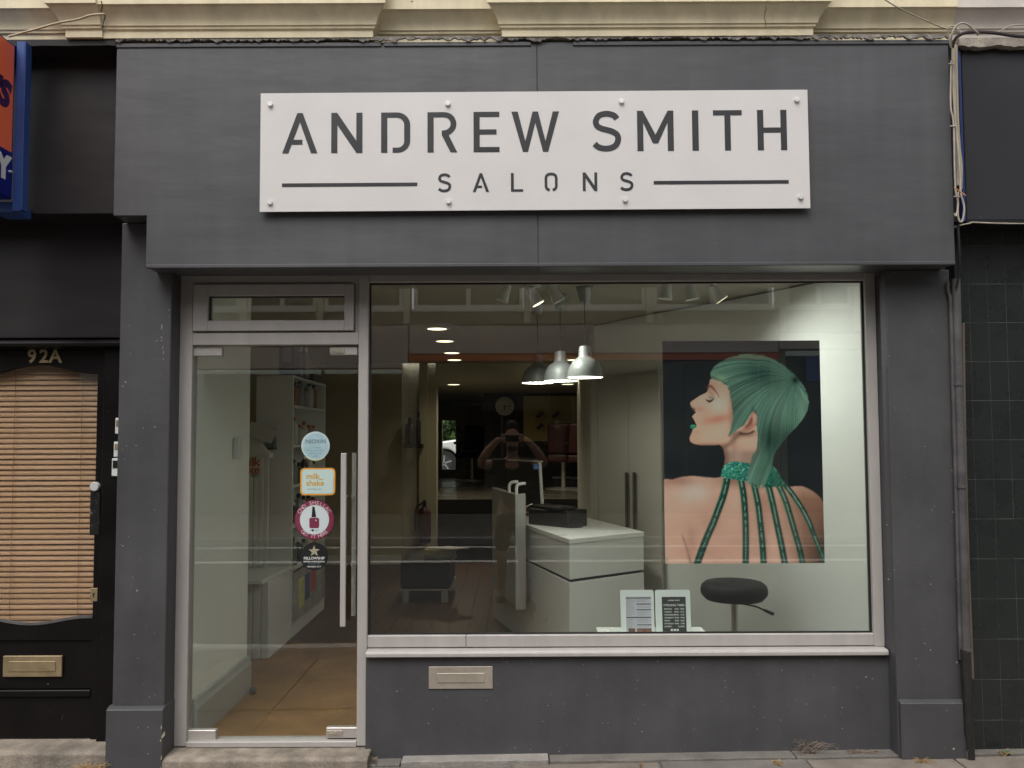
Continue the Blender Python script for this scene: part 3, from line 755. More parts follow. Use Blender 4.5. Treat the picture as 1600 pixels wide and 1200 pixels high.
part('blue_trim', vbox(rx0-.022, rx0-.010, RY-.01, RY+.05, ZZ(346, RY, 1500), ZZ(74, RY, 1500)), M('blue trim', (.012, .03, .15), .4), right)
CYB = -.265
cable('stout off white cable, widest in the bundle between the two fascias', [(1490.5, 70, CYB), (1491, 120, CYB), (1494, 180, CYB), (1498, 250, CYB), (1498.5, 290, CYB)], .012, CABLE)
cable('off white cable looping at the foot of the bundle between the fascias', [(1489, 62, CYB-.02), (1490, 150, CYB-.02), (1495, 210, CYB-.02), (1500, 270, CYB-.02), (1501, 300, CYB-.02), (1506.5, 325, CYB-.02), (1503, 346, CYB-.02), (1497, 338, CYB-.02), (1497, 300, CYB-.02)], .0048, CABLE)
cable('off white cable hugging the grey fascia edge in the bundle', [(1486, 95, CYB-.03), (1485.5, 165, CYB-.03), (1490, 195, CYB-.03), (1492.5, 290, CYB-.03), (1497, 318, CYB-.03), (1494, 337, CYB-.03), (1491, 333, CYB-.03)], .0042, CABLE)
cable('beige cable on the slate board side of the bundle', [(1494, 72, CYB-.01), (1495.5, 150, CYB-.01), (1498, 220, CYB-.01), (1502, 260, CYB-.01), (1501.5, 296, CYB-.01)], .0065, M('beige cable', (.34, .31, .22), .6, var=.2))
cable('thick dark cable arching over the slate board towards the right', [(1488, 75, -.33), (1492, 62, -.35), (1503, 53, -.37), (1520, 50, -.38), (1550, 51, -.38), (1585, 56, -.37), (1612, 58, -.36)], .0085, M('grey black cable', (.045, .035, .035), .5, var=.3))
cable('thin white cable looping above the thick dark cable', [(1486, 75, -.36), (1487, 55, -.39), (1493, 42, -.40), (1503, 36, -.41), (1513, 39, -.41), (1522, 47, -.40), (1528, 52, -.39), (1527.5, 55, -.38)], .0045, CABLE)
cable('thin beige wire drooping across the cream cornice to the cable bundle', [(1372, -8, -.47), (1400, 10, -.45), (1440, 29, -.41), (1470, 42, -.37), (1487, 47, -.36), (1500, 51, -.36)], .0032, CABLE)
cable('short white cable curling below the pale pink cornice', [(1485, 72, -.35), (1482, 52, -.36), (1482.5, 42, -.37), (1490, 41, -.37), (1500, 49, -.37)], .0036, CABLE)
cable('thin grey wire rising at the right end of the thick dark cable', [(1562, 50, -.39), (1575, 42, -.41), (1590, 39, -.42), (1612, 40, -.42)], .0032, CABLE)
cable('beige wire rising across the cracked cornice at top left', [(14, 57, -.36), (50, 47, -.37), (90, 36, -.385), (122, 30, -.39), (140, 24, -.40), (158, 22, -.40), (163, 22, -.39)], .0055, M('painted wire', (.52, .43, .28), .6, var=.2))
cable('thin grey wire under the slate board running right', [(1500, 352, -.26), (1515, 349, -.26), (1521, 347.5, -.26), (1560, 349, -.25), (1612, 349.5, -.25)], .0035, CABLE)
cable('orange scrap of wire sticking out of the cable bundle', [(1490, 293, CYB-.05), (1500, 299, CYB-.055), (1509, 306, CYB-.06)], .0032, M('orange plastic', (.5, .22, .08), .5), 'wire_scrap', 'wire')
for y, x in ((66, 1488), (99.5, 1486), (197, 1488), (307, 1494)):
    q = at(x, y, CYB-.035)
    tag(part('cable_clip', vbox(q.x-.012, q.x+.020, q.y-.003, q.y+.003, q.z-.003, q.z+.003), CABLE, None, bevel=.001), {66: 'topmost', 99.5: 'second from the top', 197: 'third from the top', 307: 'lowest'}[y] + ' white tie round the cable bundle between the fascias', 'cable tie', 'ties on the cable bundle')
# ---- dry weeds at the wall foot
def weed(px, py, Y, n, h, spread, mat, label, seeds=False, name='weed', wide=.0022):
    base = at(px, py, Y); G0 = gz(base.x); base.z = G0+.004
    parts_ = []
    for k in range(n):
        a = random.uniform(-1, 1)*spread; l = h*random.uniform(.35, 1)
        b = random.uniform(-.6, .3)
        x0 = base.x + random.uniform(-1, 1)*spread*.35; y0 = Y + random.uniform(-.03, .01)
        pts = [(x0, y0, G0-.002), (x0+a*.35, y0+b*.02-.004, G0+l*.55), (x0+a*.75, y0+b*.05-.006, G0+l*.9), (x0+a, y0+b*.07-.008, G0+l*random.uniform(.6, 1.0))]
        pts = smoothline(pts, 3)
        parts_.append(tube(pts, [wide*(1-.8*i/len(pts)) for i in range(len(pts))], 3))
        if seeds and k < 9:
            e = Vector(pts[-1])
            for q in range(7):
                d = Vector((random.uniform(-1, 1), random.uniform(-1, 0)*.4, random.uniform(-.4, 1)))*.02
                parts_.append(tube([tuple(e), tuple(e+d*.6), tuple(e+d)], [.0006, .0007, .0016], 3))
    tag(part(name, join(*parts_), mat, None, base=tuple(base)), label, 'weed')
weed(150, 1190, -.14, 90, .065, .085, STRAW, 'tuft of straw coloured dry grass against the step of the black door', name='dry_grass')
weed(60, 1196, -.15, 50, .03, .09, STRAW, 'low patch of dry grass in front of the black door step', name='dry_grass')
weed(584, 1172, -.05, 40, .032, .03, SEED, 'small withered weed in the corner by the salon door step')
weed(1262, 1168, -.045, 34, .085, .13, SEED, 'withered seed headed weed growing at the foot of the grey wall', seeds=True, wide=.0016)
weed(1345, 1168, -.045, 60, .022, .09, SEED, 'low withered growth in the corner beside the right pilaster', wide=.0016)
weed(1440, 1184, -.16, 30, .02, .05, STRAW, 'dry grass blades at the base of the right plinth', wide=.0015)
weed(1212, 1195, -.16, 22, .025, .03, STRAW, 'small tuft of yellow dry grass in the paving joint', name='dry_grass')
weed(1000, 1196, -.16, 10, .035, .02, STRAW, 'few upright grass blades in the paving joint below the window', name='dry_grass', wide=.0014)
weed(1566, 1185, -.10, 16, .03, .04, STRAW, 'straw scraps on the pavement below the dark tiles', wide=.0018)
q = at(1573, 1182, -.10)
tag(part('litter', xf(prism([(-.02, -.008), (.012, -.012), (.022, .004), (.002, .012), (-.018, .006)], 'z', 0, .006), Matrix.Translation((q.x, -.10, gz(q.x)+.006)) @ Matrix.Rotation(.35, 4, 'X')), GRN, None), 'green scrap of litter on the pavement below the dark tiles', 'litter')

# ================================================================ INTERIOR SHELL
YC, YK = 6.2, 12.5           # cross beam, back wall
BZ = .78                     # raised rear floor
floor = structure('shop_floor', vbox(-2.6, 2.6, .082, YC+.35, -.06, -.012), WOOD)
pw = .16
bm_ = {}
nx = int(5.0/pw)
for i in range(nx):
    x0 = -2.45+pw*i
    if x0 > 1.2: continue
    y = 2.2 + random.uniform(-1.2, 0)
    while y < YC+.2:
        l = random.uniform(1.6, 2.6)
        y0, y1 = max(y, 2.2), min(y+l, YC+.3)
        if y1-y0 > .05:
            part('floorboard', vbox(x0+.0015, x0+pw-.0015, y0+.001, y1-.001, -.012, random.uniform(-.001, .0005)), WOOD, floor)
        y += l
tag(part('door_mat', vbox(-2.4, XX(572, .3, 1100)+.9, .084, 2.195, -.010, .004), MATT, None), 'wide brown coir matting filling the salon entrance floor', 'door mat')
mat2 = None
structure('interior_wall_left', join(vbox(-1.90, -1.665, .09, .98, -.012, 2.52)), WHITEW)
part('skirting', prism([(-1.6648, .001), (-1.638, .001), (-1.638, .17), (-1.646, .19), (-1.652, .215), (-1.6648, .22)], 'y', .09, .99), SKIRT, bpy.data.objects['interior_wall_left'])
structure('interior_wall_alcove', join(vbox(-2.52, -2.42, .98, YC, -.012, 2.52), vbox(-2.42, -1.90, .95, .98, -.012, 2.52)), CREAMW)
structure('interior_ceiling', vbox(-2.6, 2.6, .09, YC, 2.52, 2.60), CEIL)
# cross wall with the opening to the rear, stepped pilasters at its left
structure('interior_cross_wall', join(vbox(-2.42, XX(628, YC, 700), YC, YC+.3, 0, 2.52), vbox(XX(628, YC, 700), XX(655, YC, 700), YC+.10, YC+.3, 0, 2.52), vbox(XX(655, YC, 700), XX(668, YC, 700), YC-.02, YC+.3, 0, 2.52), vbox(XX(668, YC, 700), XX(681, YC, 700), YC+.06, YC+.3, 0, 2.52), vbox(XX(681, YC, 700), 2.6, YC, YC+.3, ZZ(597, YC), 2.52)), CREAMW)
part('skirting', vbox(-2.42, XX(628, YC, 700)-.005, YC-.018, YC-.001, 0.001, .11), WHITEW, bpy.data.objects['interior_cross_wall'])
structure('rear_floor', vbox(-3, 4, YC+.31, YK+.3, BZ-.25, BZ), VINYL)
structure('riser', vbox(-3, 4, YC+.302, YC+.309, -.01, BZ-.002), DARKW)
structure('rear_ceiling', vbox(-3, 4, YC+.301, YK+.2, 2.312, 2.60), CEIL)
structure('rear_wall_left', vbox(-2.7, -1.97, YC+.31, YK, BZ, 2.31), CREAMW)
structure('rear_wall_right', vbox(3.4, 3.5, YC+.31, YK, BZ, 2.31), DARKW)
dk0 = XX(757, 9.4, 700)
structure('rear_partition', vbox(dk0, 3.4, 9.4, 9.5, BZ, 2.31), DARKW)
# back wall with the open exit
bx0, bx1 = XX(690.5, YK, 700), XX(712, YK, 700)
bz1 = ZZ(656, YK); bz0 = ZZ(733, YK)
structure('rear_wall_back', join(vbox(-3, bx0, YK, YK+.2, BZ-.2, 2.31), vbox(bx1, 3.4, YK, YK+.2, BZ-.2, 2.31), vbox(bx0, bx1, YK, YK+.2, bz1, 2.31), vbox(bx0, bx1, YK, YK+.2, BZ-.2, bz0)), M('olive wall paint', (.32, .31, .21), .8))
part('upper_band', vbox(bx0+.02, XX(752, YK, 620), YK-.05, YK-.001, ZZ(632, YK), 2.30), M('pale blue grey paint', (.40, .44, .46), .8), bpy.data.objects['rear_wall_back'])
ex = thing('exit_sign', 'small dark green exit sign high on the rear wall', 'sign', (XX(715, YK, 625), YK-.06, ZZ(627, YK)))
part('plate', vbox(XX(706.5, YK, 625), XX(726, YK, 625), YK-.075, YK-.051, ZZ(626.5, YK), ZZ(620.5, YK)), M('exit green', (.01, .05, .035), .5), ex)
dr = thing('fire_door', 'olive door leaf standing ajar at the far rear exit', 'door', (XX(722, YK-.1, 700), YK-.1, BZ))
part('leaf', vbox(XX(713, YK-.1, 700), XX(730, YK-.1, 700), YK-.09, YK-.05, BZ+.01, ZZ(634, YK)), M('olive door paint', (.25, .24, .155), .5), dr)
part('push_bar', vbox(XX(715, YK-.1, 700), XX(728, YK-.1, 700), YK-.14, YK-.091, BZ+.9, BZ+.95), BLACK, dr)
po2 = thing('wall_poster', 'faded portrait poster on the rear wall beside the exit', 'poster', (XX(742, YK, 680), YK-.02, ZZ(715, YK)))
part('sheet', vbox(XX(733, YK, 670), XX(752, YK, 670), YK-.02, YK-.012, ZZ(705, YK), ZZ(633, YK)), M('faded print', (.33, .25, .16), .6, var=.45, vscale=1.6), po2)
part('rail', vbox(XX(733, YK, 670), XX(752, YK, 670), YK-.04, YK-.0205, ZZ(633, YK), ZZ(632, YK)), ALU, po2)
# diagonal wall at the right with a tall built-in cupboard
dp = [(2.03, .086), (2.03, .50), (1.68, 1.09), (1.38, 1.60), (1.00, 2.15), (.70, 2.72), (.82, YC)]
poly = dp + [(2.55, YC), (2.55, .086)]
# gently curved: refine the diagonal run
dcur = [dp[0]] + smoothline(dp[1:6], 6)
structure('interior_wall_right', prism(dcur + [dp[6], (2.55, YC), (2.55, .086)], 'z', -.01, 2.51), WHITEW)
def onwall(px, off):
    """point on the diagonal wall along the sight line px at eye level, moved off into the room"""
    d = at(px, 700, 1.0) - CAMLOC
    for k in range(len(dcur)-1):
        a, b = Vector((*dcur[k], 0)), Vector((*dcur[k+1], 0))
        den = d.x*(b.y-a.y) - d.y*(b.x-a.x)
        if abs(den) < 1e-9: continue
        t = ((a.x-CAMLOC.x)*(b.y-a.y) - (a.y-CAMLOC.y)*(b.x-a.x))/den
        p = Vector((CAMLOC.x+d.x*t, CAMLOC.y+d.y*t, 0))
        s = (p-a).dot(b-a)/(b-a).length_squared
        if -1e-6 <= s <= 1+1e-6:
            tt = (b-a).normalized()
            return p + Vector((-abs(tt.y), -abs(tt.x), 0))*off, tt
    return None
cpa, ta = onwall(932, 0); cpb, tb = onwall(1036, 0)
cu = thing('tall_cupboard', 'tall grey white cupboard with two long bar handles behind the desk', 'cupboard', (cpa.x, cpa.y, 0))
uu = (cpb-cpa).normalized(); nn_ = Vector((uu.y, -uu.x, 0))
if nn_.y > 0: nn_ = -nn_
def onplane(px, off=0.0):
    o = cpa+nn_*(.02+off); d = at(px, 700, 1.0)-CAMLOC; d.z = 0
    den = d.x*uu.y-d.y*uu.x
    t = ((o.x-CAMLOC.x)*uu.y-(o.y-CAMLOC.y)*uu.x)/den
    return Vector((CAMLOC.x+d.x*t, CAMLOC.y+d.y*t, 0))
def slab_on(px0, px1, o0, o1, z0, z1):
    a, b = onplane(px0, o0), onplane(px1, o0)
    a2, b2 = a+nn_*(o1-o0), b+nn_*(o1-o0)
    return prism([(a.x, a.y), (b.x, b.y), (b2.x, b2.y), (a2.x, a2.y)], 'z', z0, z1)
CUPM = M('cupboard laminate', (.42, .40, .345), .45, var=.03)
part('carcass', slab_on(932, 1036, -.015, .03, 0.01, ZZ(586, 2.4)), CUPM, cu)
part('stile', slab_on(926, 936, .031, .05, 0.01, ZZ(583, 2.4)), CUPM, cu)
part('stile', slab_on(936.5, 941, .031, .042, 0.01, ZZ(588, 2.4)), CUPM, cu)
d1 = part('cupboard_door', slab_on(942, 984.6, .031, .05, 0.03, ZZ(592, 2.4)), CUPM, cu, bevel=.003)
d2 = part('cupboard_door', slab_on(985.6, 1034, .031, .05, 0.03, ZZ(592, 2.4)), CUPM, cu, bevel=.003)
for px, dd in ((978, d1), (990, d2)):
    a = onplane(px, .08); b = onplane(px, .051)
    z0, z1 = ZZ(832, a.y), ZZ(739, a.y)
    part('bar_handle', join(tube([(a.x, a.y, z0), (a.x, a.y, z1)], .012, 8), tube([(a.x, a.y, z1-.1), (b.x, b.y, z1-.1)], .008, 8), tube([(a.x, a.y, z0+.02), (b.x, b.y, z0+.02)], .008, 8)), M('bronze bar', (.10, .09, .075), .4, metal=.6), dd, smooth=True)

# ---- lamps
def lamp(name, loc, e, col, r=.05, typ='POINT'):
    l = bpy.data.lights.new(name, typ); l.energy = e; l.color = col
    if typ == 'SPOT': l.spot_size = R(130); l.spot_blend = 1.0
    l.shadow_soft_size = r
    o = bpy.data.objects.new(name, l); o.location = loc; return o
WARM = (1.0, .85, .62)
dlist = [(683, 512.5, 2.515, 'nearest of the row of ceiling downlights'), (695, 532, 2.515, 'second of the row of ceiling downlights'), (706, 550.5, 2.515, 'third of the row of ceiling downlights'), (710, 561.5, 2.515, 'fourth of the row of ceiling downlights'), (709, 600, 2.307, 'lone ceiling downlight beyond the cross beam, left of the clock'), (897, 561.5, 2.515, 'ceiling downlight seen between the two right pendant lamps'), (887, 599.5, 2.307, 'ceiling downlight beyond the beam below the middle pendant lamp'), (916, 600.5, 2.307, 'ceiling downlight beyond the beam at the right pendant lamp')]
for px, py, zc_, lab in dlist:
    d = at(px, py, 1.0)-CAMLOC
    p = CAMLOC + d*((zc_-EYE)/d.z)
    if p.y > YK-.5: p.y = YK-.5
    if py < 590 and p.y > YC-.2: p.y = YC-.2
    t = thing('downlight', 'lit round recessed ' + lab, 'downlight', (p.x, p.y, zc_), 'recessed downlights')
    part('bezel', lathe([(.105, 0), (.11, -.006), (.085, -.010), (.085, 0)], tuple(p[:2])+(zc_,), 20), WHITEP, t, smooth=True)
    part('lens', lathe([(.083, -.004), (.083, -.0085)], tuple(p[:2])+(zc_,), 20), BULB, t)
    o = lamp('downlight_beam', (p.x, p.y, zc_-.08), 7.0 if py < 590 else (34.0 if px < 800 else 12.0), WARM, .06, 'SPOT'); COL.objects.link(o)
    if py > 590: o.data.spot_size = R(168)
# pendants
pend = [(840, 598.5, 477, 5.75, 'furthest and leftmost of three brushed metal pendant lamps'), (876, 595.5, 466, 5.5, 'middle of three brushed metal pendant lamps'), (914.5, 590, 453, 5.22, 'nearest and rightmost of three brushed metal pendant lamps')]
for px, py, cy, d, lab in pend:
    Y = d-DIST
    b = at(px, py, Y)
    r = 28.5*5.22/FPX
    t = thing('pendant_lamp', lab + ' over the desk', 'pendant lamp', (b.x, Y, b.z), 'pendant lamps over the desk')
    prof = [(r, 0), (r*.985, .012), (r*.94, .05), (r*.84, .09), (r*.68, .122), (r*.50, .142), (r*.40, .152), (r*.36, .165), (r*.335, .215), (r*.30, .235), (.012, .237)]
    prof = [(a, h*.84) for a, h in prof]
    inn = [(max(a-.003, .008), h-.002 if h > .02 else h) for a, h in prof]
    v, f = lathe(prof, (b.x, Y, b.z), 32)
    f = [q for q in f if len(q) == 4]
    part('lamp_shade', (v, f), SHADE, t, smooth=True)
    v, f = lathe([(a, h) for a, h in inn], (b.x, Y, b.z), 32); f = [q for q in f if len(q) == 4]
    part('shade_lining', (v, f), WHITEP, t, smooth=True)
    vr, fr_ = lathe([(r-.004, .0), (r+.002, .0), (r+.002, .004), (r-.004, .004), (r-.004, .0)], (b.x, Y, b.z), 32)
    part('rim', (vr, [q for q in fr_ if len(q) == 4]), WHITEP, t)
    part('bulb', lathe([(.004, .03), (.028, .04), (.036, .065), (.028, .09), (.014, .12)], (b.x, Y, b.z), 14), BULBW, t, smooth=True)
    o = lamp('pendant_light', (b.x, Y, b.z+.03), 5.0, (1.0, .95, .84), .04); COL.objects.link(o)
    part('flex', tube([(b.x, Y, b.z+.198), (b.x, Y, 2.49)], .0028, 6), BLACK, t)
    part('ceiling_cup', lathe([(.032, -.09), (.045, -.03), (.055, .0)], (b.x, Y, 2.515), 20), SHADE, t, smooth=True)
# ceiling spot bars near the window
for px, py, d, tl_, lab in ((789, 456, 4.95, -.4, 'small white ceiling spotlight left of the lit one'), (834, 462, 5.1, .5, 'lit ceiling spotlight beside the pendant cables'), (866, 458, 5.0, .5, 'white ceiling spotlight between the pendant cables'), (1041, 452, 4.85, -.15, 'pale ceiling spotlight, leftmost of three near the curved wall'), (1079, 453, 4.85, .15, 'pale ceiling spotlight, middle of three near the curved wall'), (1119, 456, 4.85, .6, 'tilted white ceiling spotlight, rightmost of three near the curved wall')):
    Y = d-DIST; b = at(px, py, Y)
    t = thing('ceiling_spotlight', lab, 'spotlight', (b.x, Y, b.z), 'spotlights on the ceiling near the window')
    vf = lathe([(.012, .055), (.026, .045), (.030, .0), (.042, -.05), (.042, -.058), (.001, -.058)], (b.x, Y, b.z), 18)
    part('lamp_head', rotax(vf, -tl_, (b.x, Y, b.z), 'Y'), WHITEP, t, smooth=True)
    part('stem', tube([(b.x, Y, b.z+.03), (b.x, Y, 2.50)], .008, 8), WHITEP, t)
    part('ceiling_plate', lathe([(.045, -.018), (.05, 0)], (b.x, Y, 2.519), 18), WHITEP, t)
    if px > 1100 or px == 834:
        o = lamp('spotlight_beam', (b.x+.02, Y, b.z-.075), 28.0 if px > 1000 else 26.0, (1.0, 1.0, .95), .05, 'SPOT'); COL.objects.link(o)
        o.rotation_euler = (0, R(-44) if px > 1000 else R(-20), 0)
    if px > 1100 or px == 834:
        part('lens', rotax(lathe([(.038, -.060), (.038, -.0585)], (b.x, Y, b.z), 16), -tl_, (b.x, Y, b.z), 'Y'), BULB, t)

# ================================================================ FURNITURE
def P2(px, d): return Vector(((px-800)/FPX*d, d-DIST))
# reception desk on a slanted plan
A = P2(888, 5.5); B = P2(1003, 5.9)
e1_ = (B-A).normalized(); e2_ = Vector((-.276, .961)); L2 = 1.97; W2 = (B-A).length
def desk_box(u0, u1, w0, w1, z0, z1):
    q = [A+e1_*u0+e2_*w0, A+e1_*u1+e2_*w0, A+e1_*u1+e2_*w1, A+e1_*u0+e2_*w1]
    return prism([tuple(p) for p in q], 'z', z0, z1)
dk = thing('reception_desk', 'white laminate reception desk with a shadow gap round its middle', 'desk', (A.x, A.y, 0))
zt = .905; zg = ZZ(908, 1.2)
part('worktop', desk_box(-.004, W2+.004, -.004, L2, zt-.032, zt), WHITEL, dk, bevel=.002)
part('upper_box', desk_box(0, W2, 0, L2, zg+.008, zt-.034), WHITEL, dk, bevel=.002)
part('edge_panel', desk_box(.002, .030, -.004, -.0005, zg+.008, zt-.034), WHITEL, dk, bevel=.001)
part('plinth_gap', desk_box(.015, W2-.015, .015, L2, zg-.012, zg+.0075), BLACK, dk)
part('lower_box', desk_box(0, W2, 0, L2, .0, zg-.013), WHITEL, dk, bevel=.002)
part('edge_panel', desk_box(.002, .026, -.004, -.0005, .0, zg-.013), WHITEL, dk, bevel=.001)
# grey acrylic screen with aluminium edge fixed beside the desk
sc = thing('desk_screen', 'smoked grey acrylic screen with an aluminium edge beside the white desk', 'screen panel', (A.x-.2, A.y+1.2, .3))
f2 = (P2(772, 7.15)-P2(811, 6.2)); g0_ = P2(811, 6.2); f2n = f2.normalized(); fl = f2.length; n2_ = Vector((f2n.y, -f2n.x))
def scr(u0, u1, w0, w1, z0, z1):
    q = [g0_+f2n*u0+n2_*w0, g0_+f2n*u1+n2_*w0, g0_+f2n*u1+n2_*w1, g0_+f2n*u0+n2_*w1]
    return prism([tuple(p) for p in q], 'z', z0, z1)
Zt, Zb = EYE-88*6.2/FPX, EYE-264*6.2/FPX
part('sheet', scr(.01, fl, -.02, .02, Zb+.0, Zt), FROST, sc, bevel=.002)
part('edge_strip', scr(-.012, .009, -.036, .036, Zb, Zt+.01), ALU, sc, bevel=.003)
part('edge_strip', scr(.012, .022, .021, .05, Zb, Zt+.01), ALU, sc, bevel=.002)
for u in (.10, .36):
    p = g0_+f2n*u
    part('hook', tube(smoothline([(p.x, p.y, Zt-.01), (p.x, p.y, Zt+.05), (p.x+.02, p.y+.0, Zt+.075), (p.x+.07, p.y, Zt+.08)], 4), .012, 8), WHITEP, sc, smooth=True)
# monitor, card machine, papers
mo = thing('monitor', 'thin black monitor with a bright edge leaning back on the desk', 'monitor', (.1, 2.4, zt))
pa, pb = P2(795, 7.5), P2(848, 6.9)
def mon(pa, pb, th, z0, z1, lean):
    d = (pb-pa).normalized(); n = Vector((d.y, -d.x))
    v = []
    for z, s in ((z0, 0.0), (z1, -lean)):
        for p in (pa, pb):
            for w in (0, th):
                q = p + n*w + d*s
                v.append((q.x, q.y, z))
    return v, [(0, 1, 3, 2), (4, 6, 7, 5), (0, 2, 6, 4), (1, 5, 7, 3), (0, 4, 5, 1), (2, 3, 7, 6)]
mz0, mz1 = EYE-115*6.9/FPX, EYE-37*6.9/FPX
part('display', mon(pa, pb, .02, mz0+.005, mz1, .05), BLACK, mo)
dd_ = (pb-pa).normalized()
part('bezel_edge', mon(pb+dd_*.001, pb+dd_*.018, .022, mz0, mz1+.004, .05), WHITEP, mo)
part('bezel_edge', mon(pa-dd_*.0, pb, .022, mz1+.0005, mz1+.010, -.0), STEEL, mo)
part('foot', vbox((pa.x+pb.x)/2-.1, (pa.x+pb.x)/2+.1, (pa.y+pb.y)/2-.08, (pa.y+pb.y)/2+.08, zt+.001, zt+.012), BLACK, mo)
part('neck', tube([((pa.x+pb.x)/2, (pa.y+pb.y)/2, zt+.01), ((pa.x+pb.x)/2, (pa.y+pb.y)/2, mz0+.03)], .02, 8), BLACK, mo)
q = P2(838, 6.85)
part('sticker', vbox(q.x-.025, q.x+.02, q.y-.012, q.y-.010, EYE-48*6.85/FPX, EYE-40*6.85/FPX), M('blue sticker', (.03, .12, .35), .5), mo)
p0, p1 = P2(824, 6.45), P2(886, 6.15)
cr = thing('card_machine', 'black till box with cables standing on the white desk', 'till', ((p0.x+p1.x)/2, (p0.y+p1.y)/2, zt))
def seg_box(p0, p1, th, z0, z1):
    d = (p1-p0).normalized(); n = Vector((-d.y, d.x))
    return prism([tuple(p0), tuple(p1), tuple(p1+n*th), tuple(p0+n*th)], 'z', z0, z1)
part('body', seg_box(p0, p1, .22, zt+.001, zt+.125), BLACK, cr, bevel=.008)
part('tray', seg_box(p1+Vector((.005, 0)), p1+Vector((.11, .02)), .18, zt+.001, zt+.03), BLACK, cr, bevel=.004)
part('lid', seg_box(p0+Vector((.02, .02)), p1-Vector((.06, -.02)), .16, zt+.126, zt+.15), BLACK, cr, bevel=.006)
part('lead', tube(smoothline([(p0.x-.01, p0.y-.02, zt+.09), (p0.x-.03, p0.y-.05, zt+.12), (p0.x+.02, p0.y-.04, zt+.155), (p0.x+.04, p0.y, zt+.15)], 4), .005, 6), CABLE, cr, smooth=True)
# stool
sy = .85; sb = at(1147, 930, sy)
st = thing('salon_stool', 'round black padded stool on a chrome column below the green hair poster', 'stool', (sb.x, sy, 0))
zc_ = ZZ(924, sy)
rr = 51*(sy+DIST)/FPX
part('seat', lathe([(.001, -.072), (rr*.35, -.070), (rr*.85, -.052), (rr*.97, -.025), (rr, .0), (rr*.97, .03), (rr*.85, .05), (rr*.5, .062), (.001, .066)], (sb.x, sy, zc_), 36), LEATH, st, smooth=True)
part('column', tube([(sb.x, sy, .08), (sb.x, sy, zc_-.06)], .020, 14), STEEL, st, smooth=True)
part('sleeve', tube([(sb.x, sy, .08), (sb.x, sy, .32)], .027, 14), STEEL, st, smooth=True)
part('lever', tube(smoothline([(sb.x+.03, sy-.02, zc_-.075), (sb.x+.11, sy-.06, zc_-.085), (sb.x+.15, sy-.08, zc_-.10), (sb.x+.21, sy-.10, zc_-.125)], 4), [.005]*9+[.010]*4, 8), BLACK, st, smooth=True)
for k in range(5):
    a = k*1.2566+.3
    lg = part('leg', tube([(sb.x, sy, .10), (sb.x+.24*math.cos(a), sy+.24*math.sin(a), .065)], [.022, .014], 8), STEEL, st, smooth=True)
    part('castor', tube([(sb.x+.24*math.cos(a)-.012, sy+.24*math.sin(a), .028), (sb.x+.24*math.cos(a)+.012, sy+.24*math.sin(a), .028)], .026, 12), BLACK, lg, smooth=True)
# low white ledge inside the window and the two acrylic leaflet stands
zl = ZZ(991, .2)+.004
tag(part('window_ledge', vbox(XX(935, .2, 985), XX(1105, .2, 985), .09, .34, zl-.03, zl), WHITEL, None, bevel=.004), 'low white display ledge inside the window under the leaflet stands', 'ledge')
part('ledge_bracket', vbox(XX(960, .2, 985), XX(1080, .2, 985), .25, .28, 0.0, zl-.031), WHITEL, bpy.data.objects['window_ledge'])
def rrect(x0, x1, z0, z1, r, n=5, corners=(1, 1, 1, 1)):
    o = []
    for (cx_, cz_, a0, on) in ((x1-r, z1-r, 0, corners[0]), (x0+r, z1-r, 90, corners[1]), (x0+r, z0+r, 180, corners[2]), (x1-r, z0+r, 270, corners[3])):
        if on: o += arc(cx_, cz_, r, r, a0, a0+90, n)
        else: o.append({0: (x1, z1), 90: (x0, z1), 180: (x0, z0), 270: (x1, z0)}[a0])
    return o
INK = M('grey print ink', (.10, .10, .105), .6); INKL = M('light grey print ink', (.42, .42, .45), .6)
KSHEET = M('charcoal printed sheet', (.035, .038, .038), .45)
MINT = M('mint white plastic', (.74, .785, .77), .3, var=.02)
PHOTO = M('printed skin photo', (.30, .13, .09), .6, var=.6, vscale=60)
lY = .17
